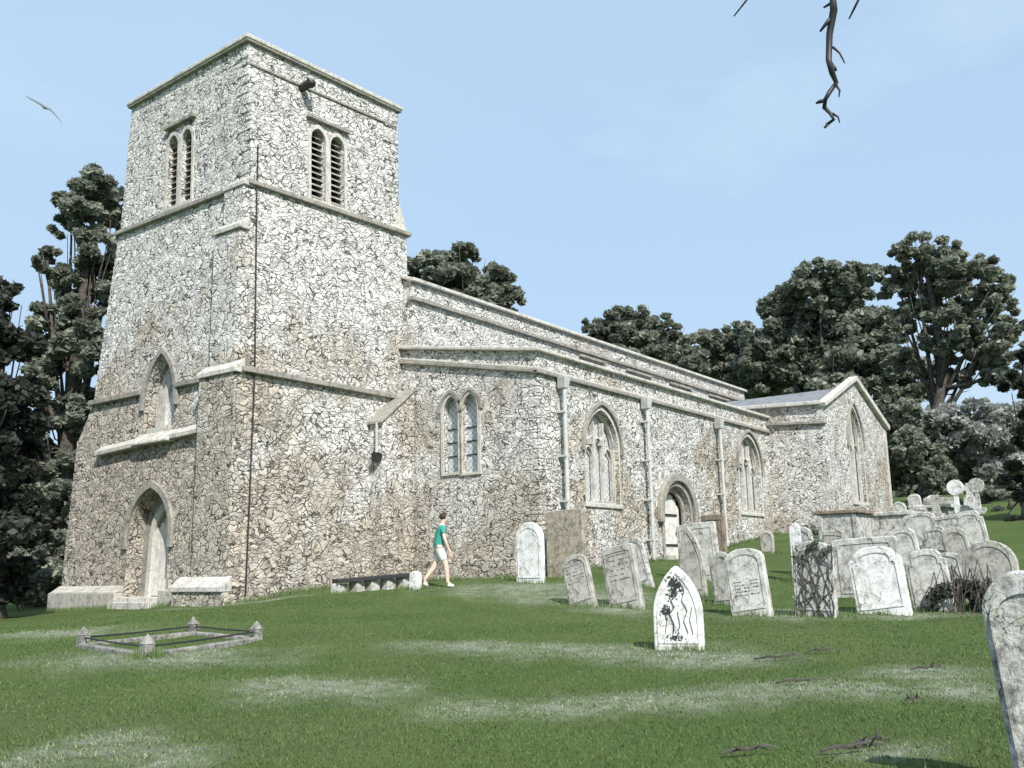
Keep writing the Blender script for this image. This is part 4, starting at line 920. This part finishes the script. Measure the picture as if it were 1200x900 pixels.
# local frame: +X walking direction (to the right of the picture), +Y away from the viewer
S_ = 1.72
legs = dict(hip=(0, .93), kn1=(.15, .52), an1=(.2, .09), kn2=(-.1, .5), an2=(-.36, .16))
bn = [((0, 0, .95), (.13, .11)), ((.01, 0, 1.1), (.12, .1)), ((.03, 0, 1.28), (.15, .11)), ((.06, 0, 1.42), (.14, .09)), ((.08, 0, 1.5), .055), ((.11, 0, 1.56), .07), ((.13, 0, 1.64), (.09, .08)), ((.135, 0, 1.7), .055),
      ((.0, -.09, .9), .09), ((.15, -.1, .52), .07), ((.19, -.1, .1), .045), ((.31, -.1, .04), .032),
      ((0, .09, .9), .09), ((-.1, .1, .5), .07), ((-.36, .1, .17), .045), ((-.27, .1, .06), .03),
      ((.07, -.19, 1.4), .055), ((.1, -.25, 1.14), .042), ((.2, -.22, .9), .03), ((.235, -.215, .83), .034),
      ((.07, .19, 1.4), .055), ((-.06, .25, 1.15), .042), ((-.08, .24, .9), .03), ((-.075, .24, .82), .034)]
be = [(0, 1), (1, 2), (2, 3), (3, 4), (4, 5), (5, 6), (6, 7), (0, 8), (8, 9), (9, 10), (10, 11), (0, 12), (12, 13), (13, 14), (14, 15), (3, 16), (16, 17), (17, 18), (18, 19), (3, 20), (20, 21), (21, 22), (22, 23)]
for base, (hx, hy, hz) in ((19, (.235, -.215, .83)), (23, (-.075, .24, .82))):
    for k, (dx, L_) in enumerate(((-.03, .07), (-.01, .085), (.01, .08), (.028, .065))):
        i0 = len(bn); bn.append(((hx+dx*.9, hy, hz-.03), .0095)); bn.append(((hx+dx+.012, hy+.008, hz-.03-L_), .008)); be += [(base, i0), (i0, i0+1)]
    i0 = len(bn); bn.append(((hx+.045, hy, hz-.01), .011)); bn.append(((hx+.062, hy, hz-.05), .009)); be += [(base, i0), (i0, i0+1)]
body = skin('body', bn, be, M['skin'], person)
skin('shirt', [((-.01, 0, .86), (.165, .15)), ((.01, 0, 1.08), (.165, .15)), ((.03, 0, 1.28), (.185, .15)), ((.06, 0, 1.42), (.165, .115)), ((.075, 0, 1.47), .075), ((.07, -.19, 1.4), .075), ((.085, -.235, 1.24), .06), ((.07, .19, 1.4), .075), ((.0, .235, 1.24), .06)],
     [(0, 1), (1, 2), (2, 3), (3, 4), (3, 5), (5, 6), (3, 7), (7, 8)], M['teal'], person)
skin('shorts', [((0, 0, .98), (.155, .145)), ((.01, -.09, .86), .12), ((.12, -.1, .6), .1), ((0, .09, .86), .12), ((-.08, .1, .58), .1)], [(0, 1), (1, 2), (0, 3), (3, 4)], M['white_cloth'], person)
for nm, a, b in (('shoe', (.17, -.1, .06), (.34, -.1, .035)), ('shoe', (-.39, .1, .12), (-.25, .1, .035))):
    skin(nm, [(a, .05), (tuple((np.array(a)+np.array(b))/2), .048), (b, .035)], [(0, 1), (1, 2)], M['shoe'], person)
mb = bmesh.new(); bmesh.ops.create_uvsphere(mb, u_segments=16, v_segments=10, radius=.108)
for v_ in list(mb.verts):
    v_.co.x *= 1.05; v_.co.z *= 1.0
    if v_.co.x > .045 and v_.co.z < .045: v_.co.x = .03
    if v_.co.z < -.06: v_.co.z = -.05
me = bpy.data.meshes.new('hair'); mb.to_mesh(me); mb.free(); me.shade_smooth(); me.materials.append(M['hair']); o = bpy.data.objects.new('hair', me); COL.objects.link(o); o.parent = person; o.location = (.115, 0, 1.67)
mb = MB(); mb.tube([(.215, 0, 1.665), (.245, 0, 1.635), (.22, 0, 1.62)], [.012, .018, .01], 6); mb.tube([(.19, -.035, 1.66), (.208, -.034, 1.66)], .009, 6); mb.tube([(.19, .035, 1.66), (.208, .034, 1.66)], .009, 6); mb.each('facial_feature', M['skin'], person, smooth=True)

# ------------------------------------------------------------------ overhanging tree: trunk stands outside the view on the right, bare twigs hang in
tx, ty = -15.6, -27.0; tz = gz(tx, ty)
root = tag(empty('overhanging_tree', (tx, ty, tz)), 'bare dark hanging twigs of an overhead tree at the top of the view', 'tree')
L0 = Vector((tx, ty, tz)); mb = MB(); up = pt(1250, -420, 8) ; 
mb.tube([(0, 0, -.3), (.05, .1, 2.5), (0, .1, 5.0), (-.1, .2, 7.5)], [.34, .27, .22, .1], 10)
def rel(px, py, d): return pt(px, py, d)-L0
lim = [Vector((0, .1, 3.6)), Vector((.9, 4.4, 3.5)), rel(1090, -290, 2.4), rel(985, -110, 2.6), rel(880, -70, 2.7)]
mb.tube(lim, [.12, .07, .03, .018, .007], 8); mb.build('trunk', M['bark'], root, smooth=True)
def twig(pts, d, r0, nm='hanging_twig'):
    mb = MB(); P = [rel(px, py, d+.02*math.sin(i*2)) for i, (px, py) in enumerate(pts[0])]; n = len(P); mb.tube(P, [r0*(1-.6*i/(n-1))*random.uniform(.85, 1.15) for i in range(n)], 7)
    for s_ in pts[1:]: mb.tube([rel(px, py, d) for px, py in s_], [r0*.5]*(len(s_)-1)+[r0*.25], 6)
    mb.build(nm, M['iron'], root, smooth=True)
twig([[(978, -75), (980, -40), (976, 0), (977, 12), (972, 40), (971, 70), (975, 85), (980, 97), (972, 108), (967, 117), (966, 126), (973, 133), (977, 140), (969, 146)], [(977, 2), (965, 9)], [(974, 20), (968, 28), (961, 37)], [(972, 72), (978, 80), (980, 83)], [(968, 117), (961, 119), (956, 121)]], 2.6, .011)
tw2 = [[(976, 55), (984, 62), (990, 74)], [(979, 98), (984, 106), (983, 114)], [(975, 133), (982, 137), (984, 144)], [(970, 146), (966, 150)]]
mb = MB()
for s_ in tw2: mb.tube([rel(px, py, 2.6) for px, py in s_], [.004, .003, .0015][:len(s_)], 5)
mb.each('side_twig', M['iron'], root, smooth=True)
twig([[(882, -62), (885, -20), (875, 0), (868, 9), (860, 19)]], 2.65, .0047); twig([[(1015, -90), (1012, -30), (1006, 0), (1001, 10), (995, 22)]], 2.62, .0053)
# small bird gliding
bd = pt(51, 126, 30); root = tag(empty('bird', bd), 'small grey bird gliding in the sky left of the tower', 'bird')
mb = MB(); r_ = Vector(_R2); u_ = Vector(_U2); f_ = Vector(_F); k = 30/FPX
W_ = [(-20, 13, .6), (-15, 10, 1.4), (-8, 6, 1.8), (0, 1.5, 2.1), (7, -2, 1.7), (12, -7, 1.3), (17, -13, .8), (20, -17, .3)]
top = [(r_*a+u_*(b+c_*.6))*k for a, b, c_ in W_]; bot = [(r_*a+u_*(b-c_*.6))*k for a, b, c_ in reversed(W_)]
mb.prism([p_+f_*0 for p_ in top+bot], f_*.05); mb.tube([-f_*.16+(r_*1+u_*0)*k, f_*.02+(r_*1)*k, f_*.2+(r_*1)*k], [.015, .045, .012], 7); mb.build('body', M['lead'], root, smooth=False)

# fallen twigs
for i, (px, py, wp_) in enumerate([(912, 776, 26), (965, 768, 18), (940, 804, 28), (1087, 789, 17), (1071, 828, 9), (1000, 886, 34), (880, 889, 30), (1020, 880, 20)]):
    p = hit(px, py); d = math.hypot(p.x-CAM[0], p.y-CAM[1]); L_ = wp_*d/FPX; root = tag(empty('fallen_twig', p), None, 'twig', 'fallen twigs on the lawn')
    mb = MB(); r_ = Vector((_R[0], _R[1], 0)); 
    def gp(a, b, c_): 
        w_ = p+r_*a*L_+Vector((0.4, .3, 0))*b*L_; return Vector((w_.x, w_.y, gz(w_.x, w_.y)+c_))-p
    mb.tube([gp(-1, .2, .03), gp(-.5, -.1, .06), gp(0, .1, .05), gp(.5, -.05, .08), gp(1, .15, .05)], [.012, .014, .013, .01, .005], 5)
    for k in range(4):
        t_ = random.uniform(-.7, .7); mb.tube([gp(t_, 0, .05), gp(t_+random.uniform(-.4, .4), random.uniform(-.8, .8), random.uniform(.05, .12))], [.009, .004], 5)
    mb.build('stem', M['bark'], root)
    root['label'] = ['dark fallen twig left of the forked one, on the lawn below the ivy stone', 'forked fallen twig on the lawn below the ivy-grown headstone', 'long fallen twig lying in a pale grass patch right of centre',
                     'short fallen twig in a pale patch below the brambles', 'tiny fallen twig alone on the lawn at right', 'longest fallen twig along the bottom edge of the lawn', 'thin fallen twig at the bottom edge, left of the longest one', 'fallen twig touching the longest one at the bottom edge'][i]

# longer grass left uncut round stones and walls joins the lawn's blades
spots = []
for o in list(bpy.data.objects):
    if o.parent is None and o.get('category') in ('gravestone', 'tomb', 'cross', 'grave', 'ledge'):
        d_ = .5 if o.get('category') != 'grave' else .2
        spots.append((o.location.x, o.location.y, .12 if d_ > .3 else .1, d_))
X, Y, Hh = [], [], []
for (x, y, a, b) in spots:
    n_ = 420; X.append(x+rng.normal(size=n_)*a); Y.append(y+rng.normal(size=n_)*b*.6); Hh.append(np.full(n_, 1.))
for (x0, y0, x1, y1) in ((-.7, -.7, -.7, 7.9), (-.4, -.75, 5.4, -.75), (5.35, -1, 5.35, -5.7), (5.3, -5.8, 12, -5.8), (15, -5.8, 22, -5.8)):
    n_ = int(900*math.hypot(x1-x0, y1-y0)/3); t = rng.random(n_); X.append(x0+(x1-x0)*t+rng.normal(size=n_)*.07); Y.append(y0+(y1-y0)*t+rng.normal(size=n_)*.07); Hh.append(np.full(n_, 1.2))
X = np.concatenate(X); Y = np.concatenate(Y); Hh = np.concatenate(Hh); n_ = len(X); Z = gzv(X, Y); th = rng.random(n_)*6.283; H_ = (.05+.1*rng.random(n_))*Hh; wd = .007
a0 = np.stack([X-np.cos(th)*wd, Y-np.sin(th)*wd, Z-.02], 1); a1 = np.stack([X+np.cos(th)*wd, Y+np.sin(th)*wd, Z-.02], 1); a2 = np.stack([X+(rng.random(n_)-.5)*.08, Y+(rng.random(n_)-.5)*.08, Z+H_], 1)
v0, v1_, v2_, tv = TUFT; V0 = np.concatenate([v0, a0]); V1 = np.concatenate([v1_, a1]); V2 = np.concatenate([v2_, a2]); T_ = np.concatenate([tv, .2+.6*rng.random(n_)])
gv = np.stack([V0, V1, V2], 1).reshape(-1, 3); gf = np.arange(len(gv)).reshape(-1, 3)
tag(fastmesh('grass', gv, gf, M['blade'], attr=('tint', np.repeat(T_, 3))), 'short mown green grass blades covering the churchyard lawn', 'grass', kind='stuff')
